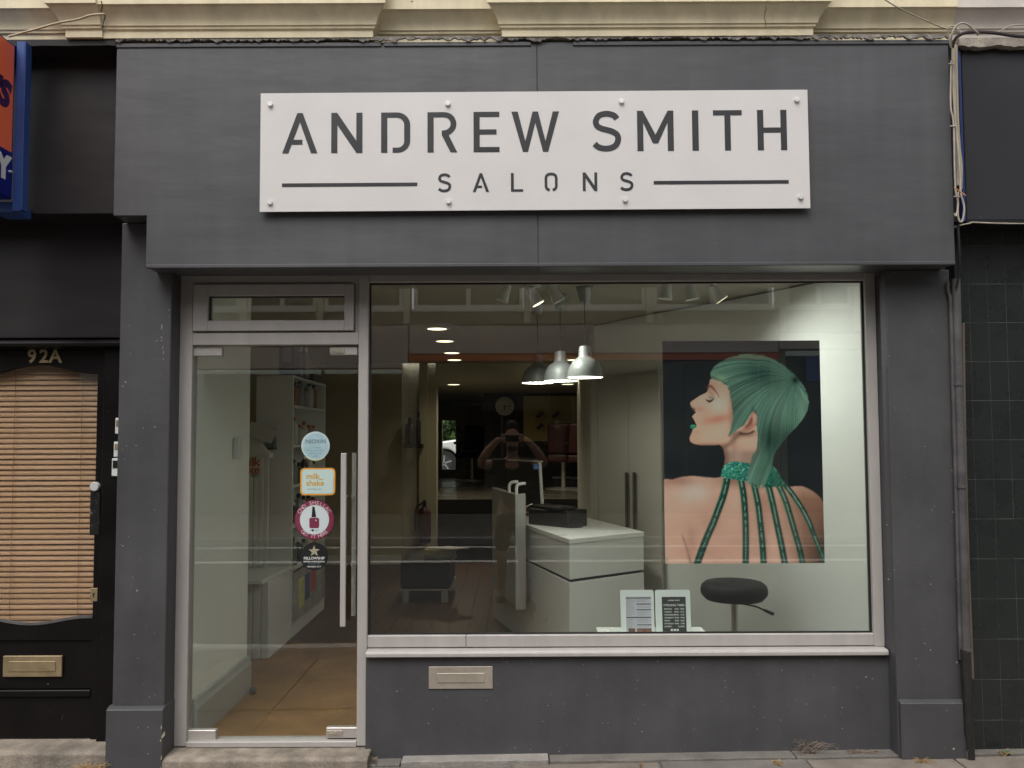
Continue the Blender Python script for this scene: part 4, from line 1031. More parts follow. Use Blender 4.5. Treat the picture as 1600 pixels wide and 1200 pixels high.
for idx, (xa, xb) in enumerate(((970, 1022.5), (1024.5, 1079.5))):
    x0, x1 = XX(xa, lY, 955), XX(xb, lY, 955); z0, z1 = zl+.001, ZZ(923.5, lY)
    t = thing('leaflet_stand', ('white acrylic leaflet stand holding a price list' if idx == 0 else 'white acrylic leaflet stand holding the charcoal opening times card'), 'leaflet stand', ((x0+x1)/2, lY, z0), 'leaflet stands in the window')
    lean = Matrix.Translation((0, lY, z0)) @ Matrix.Rotation(-.10, 4, 'X') @ Matrix.Translation((0, -lY, -z0))
    ad = lambda n, vf, m, **k: part(n, xf(vf, lean), m, t, **k)
    ad('back_plate', prism(rrect(x0, x1, z0, z1, .012, corners=(1, 1, 0, 0)), 'y', lY-.004, lY), MINT)
    w, h = x1-x0, z1-z0
    part('foot', vbox(x0+.01, x1-.01, lY+.012, lY+.07, z0, z0+.004), MINT, t)
    if idx == 0:
        sx0_, sx1_ = x0+.16*w, x1-.09*w
        sz1 = z1-.15*h
        ad('sheet', vbox(sx0_, sx1_, lY-.0055, lY-.0042, z0+.01, sz1), M('pale price list paper', (.55, .55, .62), .5, var=.05), bevel=0)
        xm_ = sx0_+.42*(sx1_-sx0_)
        for (a, b, u) in ((0, 1, .02), (0, 1, .46)): ad('heading_bar', vbox(sx0_, sx1_, lY-.0066, lY-.0057, sz1-(u+.022)*h, sz1-u*h), INK)
        for u in (.16, .29, .63, .73): ad('heading_bar', vbox(xm_, sx1_, lY-.0066, lY-.0057, sz1-(u+.02)*h, sz1-u*h), INK)
        for c_, (xa_, xb_) in enumerate(((sx0_+.01*w, xm_-.02*w), (xm_+.02*w, sx1_-.03*w))):
            vfs = []
            u = .055
            while u < .76:
                if not any(abs(u-q) < .03 for q in ((.46,) if c_ == 0 else (.16, .29, .46, .63, .73))):
                    vfs.append(vbox(xa_, xa_+(xb_-xa_)*random.uniform(.5, 1), lY-.0063, lY-.0057, sz1-(u+.010)*h, sz1-u*h))
                u += .026
            ad('text_lines', join(*vfs), INKL)
        ad('photo', vbox(sx0_+.06*w, xm_-.06*w, lY-.0066, lY-.0057, z0+.012, z0+.13*h), M('printed hair photo', (.13, .075, .045), .6, var=.5, vscale=70))
        ad('photo', vbox(xm_, sx1_, lY-.0066, lY-.0057, z0+.012, z0+.13*h), PHOTO)
    else:
        sx0_, sx1_ = x0+.19*w, x1-.13*w
        sz1 = z1-.16*h
        ad('sheet', vbox(sx0_, sx1_, lY-.0055, lY-.0042, z0+.01, sz1), KSHEET)
        W_ = sx1_-sx0_
        def line(s, u, size, al, xf_):
            m = lean @ facing(sx0_+xf_*W_, lY-.0062, sz1-u*h)
            text('lettering', s, size, WHITEP, m, t, depth=.0003, align=al, bold=.0002)
        line('OPENING TIMES', .19, .0155, 'CENTER', .5)
        line('ANDREW SMITH', .08, .0085, 'CENTER', .5)
        days = [('MONDAY', '10:00 - 18:00'), ('TUESDAY', '09:00 - 17:30'), ('WEDNESDAY', '09:30 - 17:30'), ('THURSDAY', '09:00 - 19:00'), ('FRIDAY', '09:00 - 18:00'), ('SATURDAY', '09:00 - 17:00'), ('SUNDAY', 'CLOSED')]
        for k, (a, b) in enumerate(days):
            line(a, .275+k*.066, .0098, 'LEFT', .08); line(b, .275+k*.066, .0098, 'RIGHT', .92)
        for k in range(3):
            xx_ = sx0_+W_*(.38+.12*k)
            ad('icon', vbox(xx_-.006, xx_+.006, lY-.0066, lY-.0057, z0+.016, z0+.026), WHITEP)
# ottoman with magazines
oY = 3.75
ox0_, ox1_ = XX(625.5, oY, 900), XX(702.5, oY, 900)
oz0_, oz1_ = ZZ(922, oY), ZZ(882, oY)
ot = thing('ottoman', 'low black leather bench on short steel feet', 'bench', ((ox0_+ox1_)/2, oY+.3, 0))
part('cushion', vbox(ox0_, ox1_, oY, oY+.75, oz0_+.012, oz1_+.03), LEATH, ot, bevel=.02, seg=3)
part('frame', vbox(ox0_-.01, ox1_+.01, oY-.012, oY+.76, oz0_-.0, oz0_+.012), STEEL, ot)
for x in (ox0_+.05, ox1_-.05):
    for y in (oY+.03, oY+.7):
        part('leg', vbox(x-.03, x+.03, y-.03, y+.03, 0.001, oz0_-.001), STEEL, ot)
mg = ['bottom', 'second', 'third', 'fourth']
zz = oz1_+.031
mx0, mx1 = XX(664, oY+.2, 860), XX(712, oY+.2, 860)
for k in range(5):
    tag(part('magazine', rotz(vbox(mx0, mx1, oY+.12, oY+.36, zz, zz+.019), random.uniform(-.08, .08), (mx0+.1, oY+.2, 0)), M('magazine cover', (.22+.05*k, .22+.04*k, .21), .4, var=.3, vscale=14), None, bevel=.003), ('lowest', 'second lowest', 'middle', 'second highest', 'topmost closed')[k]+' grey magazine in the stack on the black bench', 'magazine', 'magazines stacked on the black bench')
    zz += .0195
tag(part('open_magazine', xf(prism([(0, 0), (.24, -.14), (.42, -.02), (.20, .16)], 'z', 0, .008), Matrix.Translation((mx0+.02, oY+.2, zz+.001)) @ Matrix.Rotation(-.03, 4, 'X')), PAPER, None), 'pale open magazine slipping off the top of the stack', 'magazine')
# fire extinguisher by the cross wall
fx, fy = XX(663, YC-.15, 800), YC-.15
fz = .28
fe = thing('fire_extinguisher', 'red fire extinguisher hung on the far cream wall', 'fire extinguisher', (fx, fy, fz))
part('cylinder', lathe([(.07, 0), (.085, .02), (.085, .36), (.06, .42), (.025, .45)], (fx, fy, fz), 20), RED, fe, smooth=True)
part('valve', lathe([(.025, .45), (.025, .50), (.015, .53)], (fx, fy, fz), 10), BLACK, fe)
part('hose', tube(smoothline([(fx, fy-.02, fz+.5), (fx-.10, fy-.02, fz+.42), (fx-.11, fy-.03, fz+.15)], 4), .012, 6), BLACK, fe, smooth=True)
part('bracket', vbox(fx-.03, fx+.03, fy+.086, YC-.021, fz+.2, fz+.25), BLACK, fe)
# small wall shelf with two bottles
s0, s1 = XX(632, YC-.1, 690), XX(661, YC-.1, 690); sz = ZZ(693, YC-.1)
ws = tag(part('wall_shelf', vbox(s0, s1, YC-.2, YC-.022, sz-.05, sz), BLACK, None), 'small black shelf on the far cream wall holding two bottles', 'shelf')
def bottle(name, x, y, z, r, h, mat, cap, label, group=None, cat='bottle'):
    t = thing(name, label, cat, (x, y, z), group)
    part('body', lathe([(r*.9, 0), (r, .006), (r, h*.68), (r*.7, h*.76), (r*.38, h*.80), (r*.38, h*.84)], (x, y, z), 12), mat, t, smooth=True)
    part('cap', lathe([(r*.45, h*.84), (r*.45, h*.98), (r*.35, h)], (x, y, z), 10), cap, t, smooth=True)
    return t
bottle('bottle', XX(641, YC-.1, 690), YC-.11, sz+.001, .065, .33, BLACK, BLACK, 'squat black bottle on the small black wall shelf')
bottle('bottle', XX(654, YC-.1, 690), YC-.11, sz+.001, .032, .40, M('dark striped bottle', (.05, .05, .045), .4, var=.6, vscale=18), BLACK, 'tall slim dark bottle on the small black wall shelf')

# clock
c = at(788.5, 634.5, 9.39)
ck = thing('wall_clock', 'round white wall clock with black hands on the dark partition', 'clock', (c.x, 9.39, c.z-.14))
CR = 14.5*(9.39+DIST)/FPX
part('dial', lathe([(CR*.93, -.02), (CR*.93, 0)], (c.x, 9.385, c.z), 32, 'y'), M('clock dial', (.55, .54, .46), .5), ck)
part('rim', lathe([(CR*.92, -.032), (CR, -.028), (CR, 0), (CR*.92, 0), (CR*.92, -.032)], (c.x, 9.385, c.z), 32, 'y'), ALU, ck, smooth=True)
for k in range(12):
    a = k*math.pi/6
    p = (c.x+CR*.78*math.sin(a), 9.363, c.z+CR*.78*math.cos(a))
    part('hour_mark', rotax(vbox(p[0]-.004, p[0]+.004, 9.362, 9.3645, p[2]-.014, p[2]+.014), a, p, 'Y'), BLACK, ck)
for ang, l, w in ((R(90), CR*.72, .006), (R(186), CR*.5, .008)):
    part('hand', rotax(vbox(c.x-w, c.x+w, 9.357, 9.361, c.z-.015, c.z+l), ang, (c.x, 9.36, c.z), 'Y'), BLACK, ck)
# lit panel with two framed brush displays on the dark partition
mp0, mp1, mq0, mq1 = XX(818, 9.38, 650), XX(918, 9.38, 650), ZZ(689.5, 9.38), ZZ(619, 9.38)
mi = thing('wall_panel', 'wide beige wall panel right of the clock on the dark partition', 'panel', ((mp0+mp1)/2, 9.38, mq0))
part('panel', vbox(mp0, mp1, 9.36, 9.395, mq0, mq1), M('ochre panel paint', (.42, .33, .15), .6, var=.06), mi)
part('edge', vbox(XX(893, 9.35, 650), XX(899, 9.35, 650), 9.345, 9.359, mq0, mq1-.02), CREAMW, mi)
part('edge', vbox(XX(905, 9.35, 650), mp1, 9.34, 9.359, mq0, mq1), M('brown board', (.10, .06, .03), .6), mi)
for k, (a, n) in enumerate(((836, 2), (861, 3))):
    x0, x1 = XX(a, 9.35, 660), XX(a+15, 9.35, 660); z1 = ZZ(640, 9.35); z0 = ZZ(688 if n == 3 else 676, 9.35)
    t = thing('framed_display', ('framed display of two dark brushes on the beige panel' if n == 2 else 'framed display of three dark brushes on the beige panel'), 'picture', ((x0+x1)/2, 9.35, z0), 'framed brush displays')
    part('backing', vbox(x0, x1, 9.345, 9.359, z0, z1), M('ochre card', (.36, .28, .13), .6), t)
    for q in range(n):
        zc2 = z1-.09-.19*q; xc = (x0+x1)/2
        if zc2-.05 < z0: zc2 = z0+.06
        part('brush', rotax(vbox(x0+.012, x1-.012, 9.325, 9.343, zc2-.028, zc2+.028), -R(38), (xc, 9.33, zc2), 'Y'), M('dark bristle', (.03, .014, .010), .5), t, bevel=.004)
# salon chairs at the back
def salon_chair(x, y, z, mat, label, rz):
    t = thing('salon_chair', label, 'chair', (x, y, z), 'salon chairs in the rear room')
    f = lambda n, vf, m, **k: part(n, rotz(vf, rz, (x, y, z)), m, t, **k)
    f('seat', vbox(x-.26, x+.26, y-.25, y+.25, z+.42, z+.54), mat, bevel=.03, seg=2)
    f('backrest', rotax(vbox(x-.25, x+.25, y+.20, y+.29, z+.56, z+1.02), R(-10), (x, y+.25, z+.56), 'X'), mat, bevel=.03, seg=2)
    for s in (-1, 1): f('armrest', join(vbox(x+s*.27-.03, x+s*.27+.03, y-.22, y+.22, z+.68, z+.73), vbox(x+s*.27-.02, x+s*.27+.02, y-.02, y+.02, z+.5, z+.68)), BLACK, bevel=.008)
    f('column', tube([(x, y, z+.03), (x, y, z+.42)], .035, 10), STEEL, smooth=True)
    f('base', lathe([(.28, 0), (.28, .015), (.05, .035)], (x, y, z), 20), STEEL, smooth=True)
    f('footrest', tube([(x-.15, y-.42, z+.16), (x+.15, y-.42, z+.16)], .015, 8), STEEL)
salon_chair(XX(738, 11.3, 720), 11.3, BZ, LEATH, 'black salon chair near the far exit', R(200))
salon_chair(XX(880, 8.6, 720), 8.6, BZ-.001, REDL, 'dark red salon chair below the beige panel, left one', R(180))
salon_chair(XX(912, 8.4, 720), 8.4, BZ-.001, REDL, 'dark red salon chair below the beige panel, right one', R(180))

# ---- alcove: grooved white counter with a sloped header, tall shelf unit with products
UY0, UY1 = 2.3, 3.45
ux0, ux1 = -2.03, XX(456, UY0, 850)
uz1 = ZZ(586, UY0, 420)
un = thing('shelf_unit', 'tall white shelf unit end on, its shelves of hair products facing right', 'shelf unit', ((ux0+ux1)/2, (UY0+UY1)/2, 0))
part('end_panel', vbox(ux0, ux1, UY0, UY0+.025, .005, uz1), WHITEB, un, bevel=.002)
part('end_panel', vbox(ux0, ux1, UY1-.025, UY1, .005, uz1), WHITEB, un, bevel=.002)
part('back_panel', vbox(ux0, ux0+.012, UY0+.026, UY1-.026, .005, uz1-.02), WHITEB, un)
szs = [.10, .52, .86, 1.18, 1.50, 1.82, uz1-.021]
for z in szs:
    part('shelf', vbox(ux0+.013, ux1-.004, UY0+.026, UY1-.026, z, z+.02), WHITEB, un)
part('plinth', vbox(ux1-.03, ux1-.004, UY0+.026, UY1-.026, .005, .099), WHITEB, un)
part('drawer_front', vbox(ux1-.003, ux1+.012, UY0+.03, UY1-.03, .13, .50), M('printed drawer front', (.40, .40, .38), .4, var=.4, vscale=5), un)
pm = [(M('amber product', (.30, .13, .04), .35), 'amber'), (M('white product', (.55, .55, .50), .35), 'white'), (M('dark product', (.03, .03, .035), .3), 'black'), (M('grey product', (.25, .26, .27), .3), 'grey'), (M('green product', (.10, .16, .07), .35), 'green'), (M('pink product', (.42, .20, .16), .35), 'pink')]
capm = [BLACK, M('orange cap', (.45, .12, .04), .4), WHITEP]
seq = {0.52: [1, 4, 2, 3, 1, 5], 0.86: [2, 2, 3, 1, 0, 2], 1.18: [1, 3, 4, 2, 1, 1], 1.50: [1, 1, 1, 1, 5, 1], 1.82: [0, 0, 3, 3, 1, 0]}
cn = {0.52: 'lowest open shelf', 0.86: 'second shelf', 1.18: 'third shelf', 1.50: 'fourth shelf', 1.82: 'top shelf'}
for z, ids in seq.items():
    for k, i in enumerate(ids):
        mt, cname = pm[i]
        ci = 1 if z == 1.50 else (0 if i != 2 else 2)
        bottle('bottle', ux1-.06, UY0+.10+.165*k, z+.0205, .034 if k % 2 else .040, .17+.03*((k*7+i) % 3), mt, capm[ci], '%s bottle, %s cap, %s of the white unit, %s from the door' % (cname, ('black', 'orange', 'white')[ci], cn[z], ('first', 'second', 'third', 'fourth', 'fifth', 'sixth')[k]), 'hair products on the shelf unit')
for k, (c0, nm) in enumerate((((.60, .60, .20), 'yellow'), ((.10, .12, .25), 'blue'), ((.5, .1, .1), 'red'))):
    tag(part('product_card', vbox(ux1+.0125, ux1+.016, UY0+.18+.2*k, UY0+.34+.2*k, .2+.03*k, .44), M(nm+' product card', c0, .5, var=.4, vscale=9), None), nm + ' printed card on the drawer front of the white shelf unit', 'card')
q0, q1 = XX(437, UY0+.2, 560), XX(461, UY0+.2, 560)
bb = thing('product_box', 'indigo product box standing on top of the white shelf unit', 'box', ((q0+q1)/2, UY0+.25, uz1))
part('carton', vbox(q0, q1, UY0+.18, UY0+.30, uz1+.0005, uz1+.30), M('indigo card', (.035, .03, .11), .4), bb)
part('label', vbox(q0+.03, q1-.03, UY0+.177, UY0+.1795, uz1+.12, uz1+.25), M('mauve card', (.12, .11, .2), .4), bb)
for k, px in enumerate((470, 478)):
    bottle('bottle', XX(px, UY0+.35, 560), UY0+.35, uz1+.001, .03, .26, GLASSC if False else pm[3][0], WHITEP, ('slim grey bottle beside the indigo box on the shelf unit', 'slim grey bottle second from the indigo box on the shelf unit')[k])
tag(part('dark_box', vbox(ux1-.14, ux1-.02, UY0+.75, UY1-.08, uz1+.0005, uz1+.07), BLACK, None), 'low black box at the far end on top of the shelf unit', 'box')
# grooved counter
KY = 1.72
kx0, kx1 = XX(377, KY, 900)-.22, XX(421, KY, 900)
ktop = ZZ(903, KY, 400)
kc = thing('display_counter', 'white grooved counter with a projecting shelf in the alcove behind the door', 'counter', ((kx0+kx1)/2, KY+.2, 0))
nb = 7
for k in range(nb):
    a = kx0+(kx1-kx0)*k/nb; b = kx0+(kx1-kx0)*(k+1)/nb
    part('board', vbox(a+.004, b-.004, KY, KY+.016, .004, ktop-.03), WHITEB, kc, bevel=.003)
part('carcass', vbox(kx0, kx1-.003, KY+.0165, UY0-.004, .004, ktop-.03), WHITEB, kc)
part('countertop', prism([(kx0, KY-.14), (kx1-.02, KY-.10), (XX(456, UY0-.06, 900)-.01, UY0-.06), (XX(456, UY0-.06, 900)-.01, UY0-.004), (kx0, UY0-.004)], 'z', ktop-.029, ktop), WHITEB, kc, bevel=.003)
sx1_ = XX(421, UY0-.1, 800)
for k in range(nb+1):
    a = kx0-.05+(sx1_-kx0+.05)*k/(nb+1); b = kx0-.05+(sx1_-kx0+.05)*(k+1)/(nb+1)
    part('board', vbox(a+.004, b-.004, UY0-.12, UY0-.105, ktop+.001, ZZ(716, UY0-.1, 400)), WHITEB, kc, bevel=.003)
hd2 = part('header', prism([(kx0-.05, ZZ(716, UY0-.1, 400)+.002), (sx1_, ZZ(716, UY0-.1, 400)+.002), (sx1_, ZZ(708, UY0-.1, 400)), (XX(398, UY0-.1, 700), ZZ(676, UY0-.1, 400)), (kx0-.05, ZZ(676, UY0-.1, 400))], 'y', UY0-.12, UY0-.01), WHITEB, kc, bevel=.003)
omat = M('orange print', (.50, .15, .02), .5, var=.05)
tb = M('teal print', (.03, .15, .18), .5)
for s, y in (('milk', 722), ('shake', 734)):
    p = at(403.5, y, UY0-.121)
    text('lettering', s, .095, omat, facing(p.x+.012, UY0-.1215, p.z), kc, bold=.002, align='RIGHT' if False else 'RIGHT')
text('lettering', 'HAIRCARE', .035, tb, facing(at(402, 743, UY0-.12).x+.01, UY0-.1215, ZZ(743, UY0-.12, 400)), kc, align='RIGHT')
tag(part('leaflet', xf(vbox(-.11, .11, -.004, .0, -.06, .06), Matrix.Translation(at(408, 676, UY0-.14)) @ Matrix.Rotation(.35, 4, 'Y') @ Matrix.Rotation(-.5, 4, 'X')), PAPER, None), 'small printed leaflet leaning on the sloped white header', 'leaflet')
p = at(425, 685, UY0-.03)
bx = thing('grey_carton', 'tapered grey green carton beside the sloped white header', 'carton', (p.x, UY0-.05, p.z-.08))
part('body', prism([(p.x-.035, p.z-.075), (p.x+.035, p.z-.075), (p.x+.022, p.z+.075), (p.x-.018, p.z+.075)], 'y', UY0-.09, UY0-.02), M('grey green card', (.13, .16, .155), .5), bx)
part('foot', vbox(p.x-.036, p.x+.036, UY0-.095, UY0-.004, p.z-.085, p.z-.0755), BLACK, bx)
p = at(373, 700, .72)
tag(part('door_entry_phone', vbox(-1.664, -1.625, .66, .72, p.z-.065, p.z+.065), WHITEP, None, bevel=.006), 'small white entry phone on the white wall inside the door', 'entry phone')
tag(part('door_stop', lathe([(.022, 0), (.022, .03), (.010, .045)], (-1.60, .90, .005), 12), BLACK, None, smooth=True), 'black rubber door stop at the foot of the grey skirting', 'door stop')

# ================================================================ STICKERS on the inner face of the door glass (read through it)
SYY = .0285
def sdisc(px, py, rpx, mat, name, parent, off=0.0, ry=1.0):
    c = at(px, py, SYY); r = rpx*(DIST+SYY)/FPX
    return part(name, prism([(c.x+r*math.cos(a*math.pi/24), c.z+r*ry*math.sin(a*math.pi/24)) for a in range(48)], 'y', SYY-.0006-off, SYY-off), mat, parent)
def sth(px, py, label):
    c = at(px, py, SYY); return thing('door_sticker', label, 'sticker', (c.x, SYY, c.z), 'stickers on the glass door')
PXS = (DIST+SYY)/FPX
def stext(s, px, py, hpx, mat, parent, off, rot=0, **k):
    c = at(px, py, SYY)
    m = Matrix.Translation((c.x, SYY-off, c.z)) @ Matrix.Rotation(-rot, 4, 'Y') @ FACE
    return text('lettering', s, hpx*PXS*1.2, mat, m, parent, depth=.0002, **k)
SKYB = M('pale blue sticker', (.36, .52, .56), .35, var=.12, vscale=30)
SKYB2 = M('light blue sticker', (.50, .62, .63), .35, var=.06, vscale=30)
LIME = M('lime sticker', (.50, .55, .22), .35); SLATEI = M('slate ink', (.06, .10, .12), .5); SLATEL = M('pale slate ink', (.20, .32, .36), .5)
t = sth(493.5, 697, 'round pale blue sticker, top one on the glass door, with a lime lower edge')
c = at(493, 697, SYY); r = 22.5*PXS
part('lime_edge', prism([(c.x+r*1.02*math.cos(R(a)), c.z+r*1.02*math.sin(R(a))) for a in range(228, 312, 6)] + [(c.x+r*.72, c.z-r*.66), (c.x, c.z-r*.6), (c.x-r*.6, c.z-r*.6)], 'y', SYY-.0006, SYY), LIME, t)
sdisc(493, 696.5, 22.2, SKYB2, 'disc', t, .0008)
sdisc(493.5, 697, 19.5, SKYB, 'inner_disc', t, .0016)
stext('NIOXIN', 493.5, 690, 7.4, SLATEI, t, .0028)
for k, w in enumerate(('advanced', 'thinning hair care', 'scalp and hair', 'salon')):
    stext(w, 493.5, 699.5+4.3*k, 3.2, SLATEL, t, .0028)
t = sth(496.5, 752.5, 'rounded mint sticker with orange border reading milk shake on the glass door')
OB = M('orange border', (.70, .33, .05), .4); MI = M('mint sticker', (.52, .66, .62), .35, var=.04); OT = M('amber print', (.62, .36, .05), .5)
def srr(px0, px1, py0, py1, rpx, mat, name, off):
    a, b = at(px0, py1, SYY), at(px1, py0, SYY)
    part(name, prism(rrect(a.x, b.x, a.z, b.z, rpx*PXS), 'y', SYY-.0006-off, SYY-off), mat, t)
srr(469, 524, 731, 774, 6.5, OB, 'border', 0)
srr(471.6, 521.4, 733.5, 771.5, 5, MI, 'face', .0008)
stext('milk_', 478.5, 744.5, 10.2, OT, t, .0018, bold=.0009, align='LEFT')
stext('shake', 478.5, 755, 10.2, OT, t, .0018, bold=.0009, align='LEFT')
stext('naturally. hair.', 480, 764, 3.4, SLATEL, t, .0018, align='LEFT')
t = sth(491.5, 812, 'round crimson ringed sticker with a nail polish bottle on the glass door')
CRIM = M('crimson sticker', (.19, .030, .065), .4, var=.08); PALE = M('pale sticker face', (.58, .65, .66), .35, var=.04); ROSE = M('pale rose ink', (.62, .42, .46), .5)
sdisc(491.5, 812, 31, M('dark crimson edge', (.07, .012, .025), .4), 'edge', t)
sdisc(491.5, 812, 30, CRIM, 'ring', t, .0008)
sdisc(491.5, 812, 22.6, PALE, 'face', t, .0016)
def arctext(s, px, py, rad, a0, a1, h, mat, inward=False):
    n = len(s)
    for i, ch in enumerate(s):
        if ch == ' ': continue
        a = a0+(a1-a0)*i/(n-1)
        x, y = px+rad*math.cos(R(a)), py-rad*math.sin(R(a))
        stext(ch, x, y, h, mat, t, .0026, rot=R(a-90) if not inward else R(a+90), bold=.0002)
arctext('CND SHELLAC', 491.5, 812, 26.2, 152, 30, 7, ROSE)
arctext('GET IT HERE', 491.5, 812, 26.4, 226, 314, 6.5, ROSE, True)
def spoly(pts, mat, name, off): part(name, prism([(at(x, y, SYY).x, at(x, y, SYY).z) for x, y in pts], 'y', SYY-.0006-off, SYY-off), mat, t)
spoly([(488.3, 791.5), (491.7, 791.5), (494.2, 808), (487, 808)], BLACK, 'bottle_cap', .0024)
spoly([(485, 809), (497.5, 809), (498.8, 811), (498.8, 823.5), (497, 825), (485, 825), (483.5, 823.5), (483.5, 811)], CRIM, 'bottle_body', .0024)
spoly([(493, 812), (495, 812), (495, 814), (493, 814)], PALE, 'highlight_dot', .0032)
sdisc(488.8, 828.3, 1.7, BLACK, 'emblem', t, .0024)
stext('the original', 491.5, 828.5, 2.6, SLATEL, t, .0026)
t = sth(491, 869.5, 'round black sticker with a pale star reading FELLOWSHIP on the glass door')
sdisc(491, 869.5, 21.5, M('black sticker', (.012, .013, .014), .4), 'disc', t)
st_ = [(491+r_*math.sin(k*math.pi/5), 861.2-r_*math.cos(k*math.pi/5)) for k in range(10) for r_ in ((9.3 if k % 2 == 0 else 3.7),)]
spoly(st_, M('champagne star', (.55, .52, .38), .4), 'star', .001)
for a in range(0, 10, 2):
    p0 = st_[a]; p1 = st_[(a+1) % 10]
    spoly([(491, 861.2), p0, p1], M('shaded star facet', (.30, .27, .18), .4), 'star_facet', .0019)
stext('FELLOWSHIP', 491, 872.3, 4.7, WHITEP, t, .0012, bold=.0003)
stext('BRITISH HAIRDRESSING', 491, 877.6, 2.6, WHITEP, t, .0012, bold=.0002); stext('for hair and beauty', 491, 880.5, 2.0, SLATEL, t, .0012)
stext('MEMBER 2017', 491, 885.5, 3.0, WHITEP, t, .0012)

# ================================================================ POSTER (flat print hung inside the glass)
PYY = .13
def poster_image():
    x0, x1 = 1037.0, 1284.5; y0, y1 = 532.5, 880.5
    W, H = 330, 464
    gx = np.linspace(x0, x1, W); gy = np.linspace(y0, y1, H)
    X, Y = np.meshgrid(gx, gy)
    kx = (x1-x0)/(W-1)
    def blur(a, s):
        s = s/kx
        r = int(3*s)+1
        k = np.exp(-.5*(np.arange(-r, r+1)/s)**2); k /= k.sum()
        p = np.pad(a, ((r, r), (r, r)), mode='edge')
        p = np.apply_along_axis(lambda m: np.convolve(m, k, 'valid'), 0, p)
        return np.apply_along_axis(lambda m: np.convolve(m, k, 'valid'), 1, p)
    def mask(poly, soft=.5, jx=0, jy=0):
        m = np.zeros(X.shape, bool)
        X_, Y_ = X+jx, Y+jy
        n = len(poly)
        for i in range(n):
            ax, ay = poly[i]; bx, by = poly[(i+1) % n]
            if ay == by: continue
            c = ((ay > Y_) != (by > Y_)) & (X_ < (bx-ax)*(Y_-ay)/(by-ay)+ax)
            m ^= c
        m = m.astype(float)
        return blur(m, soft) if soft else m
    z3 = lambda pts: [(1040+a/6.154, 540+b/6.154) for a, b in pts]
    z4 = lambda pts: [(1030+a/5.926, 700+b/5.926) for a, b in pts]
    sm = lambda pts, k=5: smoothline(pts, k, True)
    lin = lambda r, g, b: np.array([((c/255+.055)/1.055)**2.4 if c > 10 else c/3294 for c in (r, g, b)])
    rng = np.random.default_rng(3)
    def noise(cell):
        h, w = int(H/cell)+3, int(W/cell)+3
        g = rng.random((h, w))
        yy = np.linspace(0, h-2.001, H); xx = np.linspace(0, w-2.001, W)
        yi, xi = yy.astype(int), xx.astype(int); fy, fx = (yy-yi)[:, None], (xx-xi)[None]
        a = g[yi][:, xi]; b = g[yi][:, xi+1]; c = g[yi+1][:, xi]; d = g[yi+1][:, xi+1]
        return (a*(1-fx)+b*fx)*(1-fy)+(c*(1-fx)+d*fx)*fy
    img = np.zeros((H, W, 3)) + lin(40, 43, 46)
    img *= (.85+.3*noise(60))[..., None]
    def over(col, m): 
        nonlocal img
        c = col if isinstance(col, np.ndarray) and col.ndim == 3 else np.asarray(col)[None, None]
        img = img*(1-m[..., None]) + c*m[..., None]
    # --- back and shoulders
    back = sm(z4([(20,345),(120,298),(220,272),(330,267),(450,280),(560,278),(600,240),(820,240),(1000,330),(1130,345),(1200,368),(1300,362),(1380,392),(1450,440),(1500,500),(1540,600),(1560,1090),(1540,1110),(20,1110),(0,900)]), 4)
    mb = mask(back, .7)
    base = np.zeros((H, W, 3)) + lin(205, 156, 137)
    u = (X-x0)/(x1-x0); v = (Y-y0)/(y1-y0)
    def blob(px, py, rx, ry): return np.exp(-((X-px)/rx)**2-((Y-py)/ry)**2)
    def tint(b, col, m): return b*(1-m[..., None])+np.asarray(col)[None, None]*m[..., None]
    base = tint(base, lin(214, 190, 178), .8*blob(1082, 770, 22, 18))
    base = tint(base, lin(222, 160, 138), .7*blob(1050, 850, 14, 40))
    base = tint(base, lin(196, 142, 124), .6*blob(1130, 860, 60, 26))
    base = tint(base, lin(178, 128, 112), .7*blob(1190, 790, 40, 40))
    base = tint(base, lin(126, 84, 66), np.clip((X-1212)/50, 0, .85)*np.clip((Y-752)/30, 0, 1))
    base = tint(base, lin(46, 34, 30), np.clip((X-1250)/34, 0, .95)*np.clip((Y-790)/70, 0, 1))
    base = tint(base, lin(168, 116, 98), .8*blob(1056, 752, 30, 9))
    base = tint(base, lin(122, 82, 68), .75*blob(1147, 752, 26, 10))
    # arm crease
    cre = mask(sm(z4([(195,790),(215,830),(240,900),(265,990),(290,1060),(262,1060),(250,985),(228,910),(205,840)])), 1.2)
    base = tint(base, lin(112, 72, 58), .75*cre)
    base = tint(base, lin(170, 118, 100), .6*blob(1078, 850, 9, 26))
    for a_ in (1165, 1195, 1222): base = tint(base, lin(170, 120, 104), .35*blob(a_, 820, 6, 60))
    base = tint(base, lin(170, 116, 98), .5*np.exp(-((X-1186-(Y-800)*.08)/5)**2)*np.clip((Y-760)/40, 0, 1))
    base = tint(base, lin(176, 124, 106), .5*blob(1110, 815, 30, 26))
    base = tint(base, lin(214, 172, 154), .45*blob(1150, 790, 18, 24))
    base *= (.93+.14*noise(22))[..., None]
    over(base, mb)
    # --- face and neck
    face = z3([(455,322),(432,368),(414,402),(416,436),(395,458),(340,486),(285,522),(250,548),(246,572),(262,602),(285,632),(300,648),(276,668),(262,690),(272,712),(286,740),(300,772),(292,790),(268,806),(262,826),(248,858),(234,892),(240,925),(276,950),(350,964),(450,965),(520,962),(548,990),(566,1050),(574,1108)])
    face += z4([(592,30),(606,90),(600,150),(590,230),(700,300),(860,300),(900,160),(905,60)]) + z3([(900,860),(880,700),(820,600),(700,400),(600,360)])
    mf = mask(sm(face, 3), .45)
    fb = np.zeros((H, W, 3)) + lin(218, 168, 146)
    fb = tint(fb, lin(228, 192, 176), .8*blob(1124, 632, 16, 14))
    fb = tint(fb, lin(222, 178, 158), .6*blob(1098, 620, 8, 18))
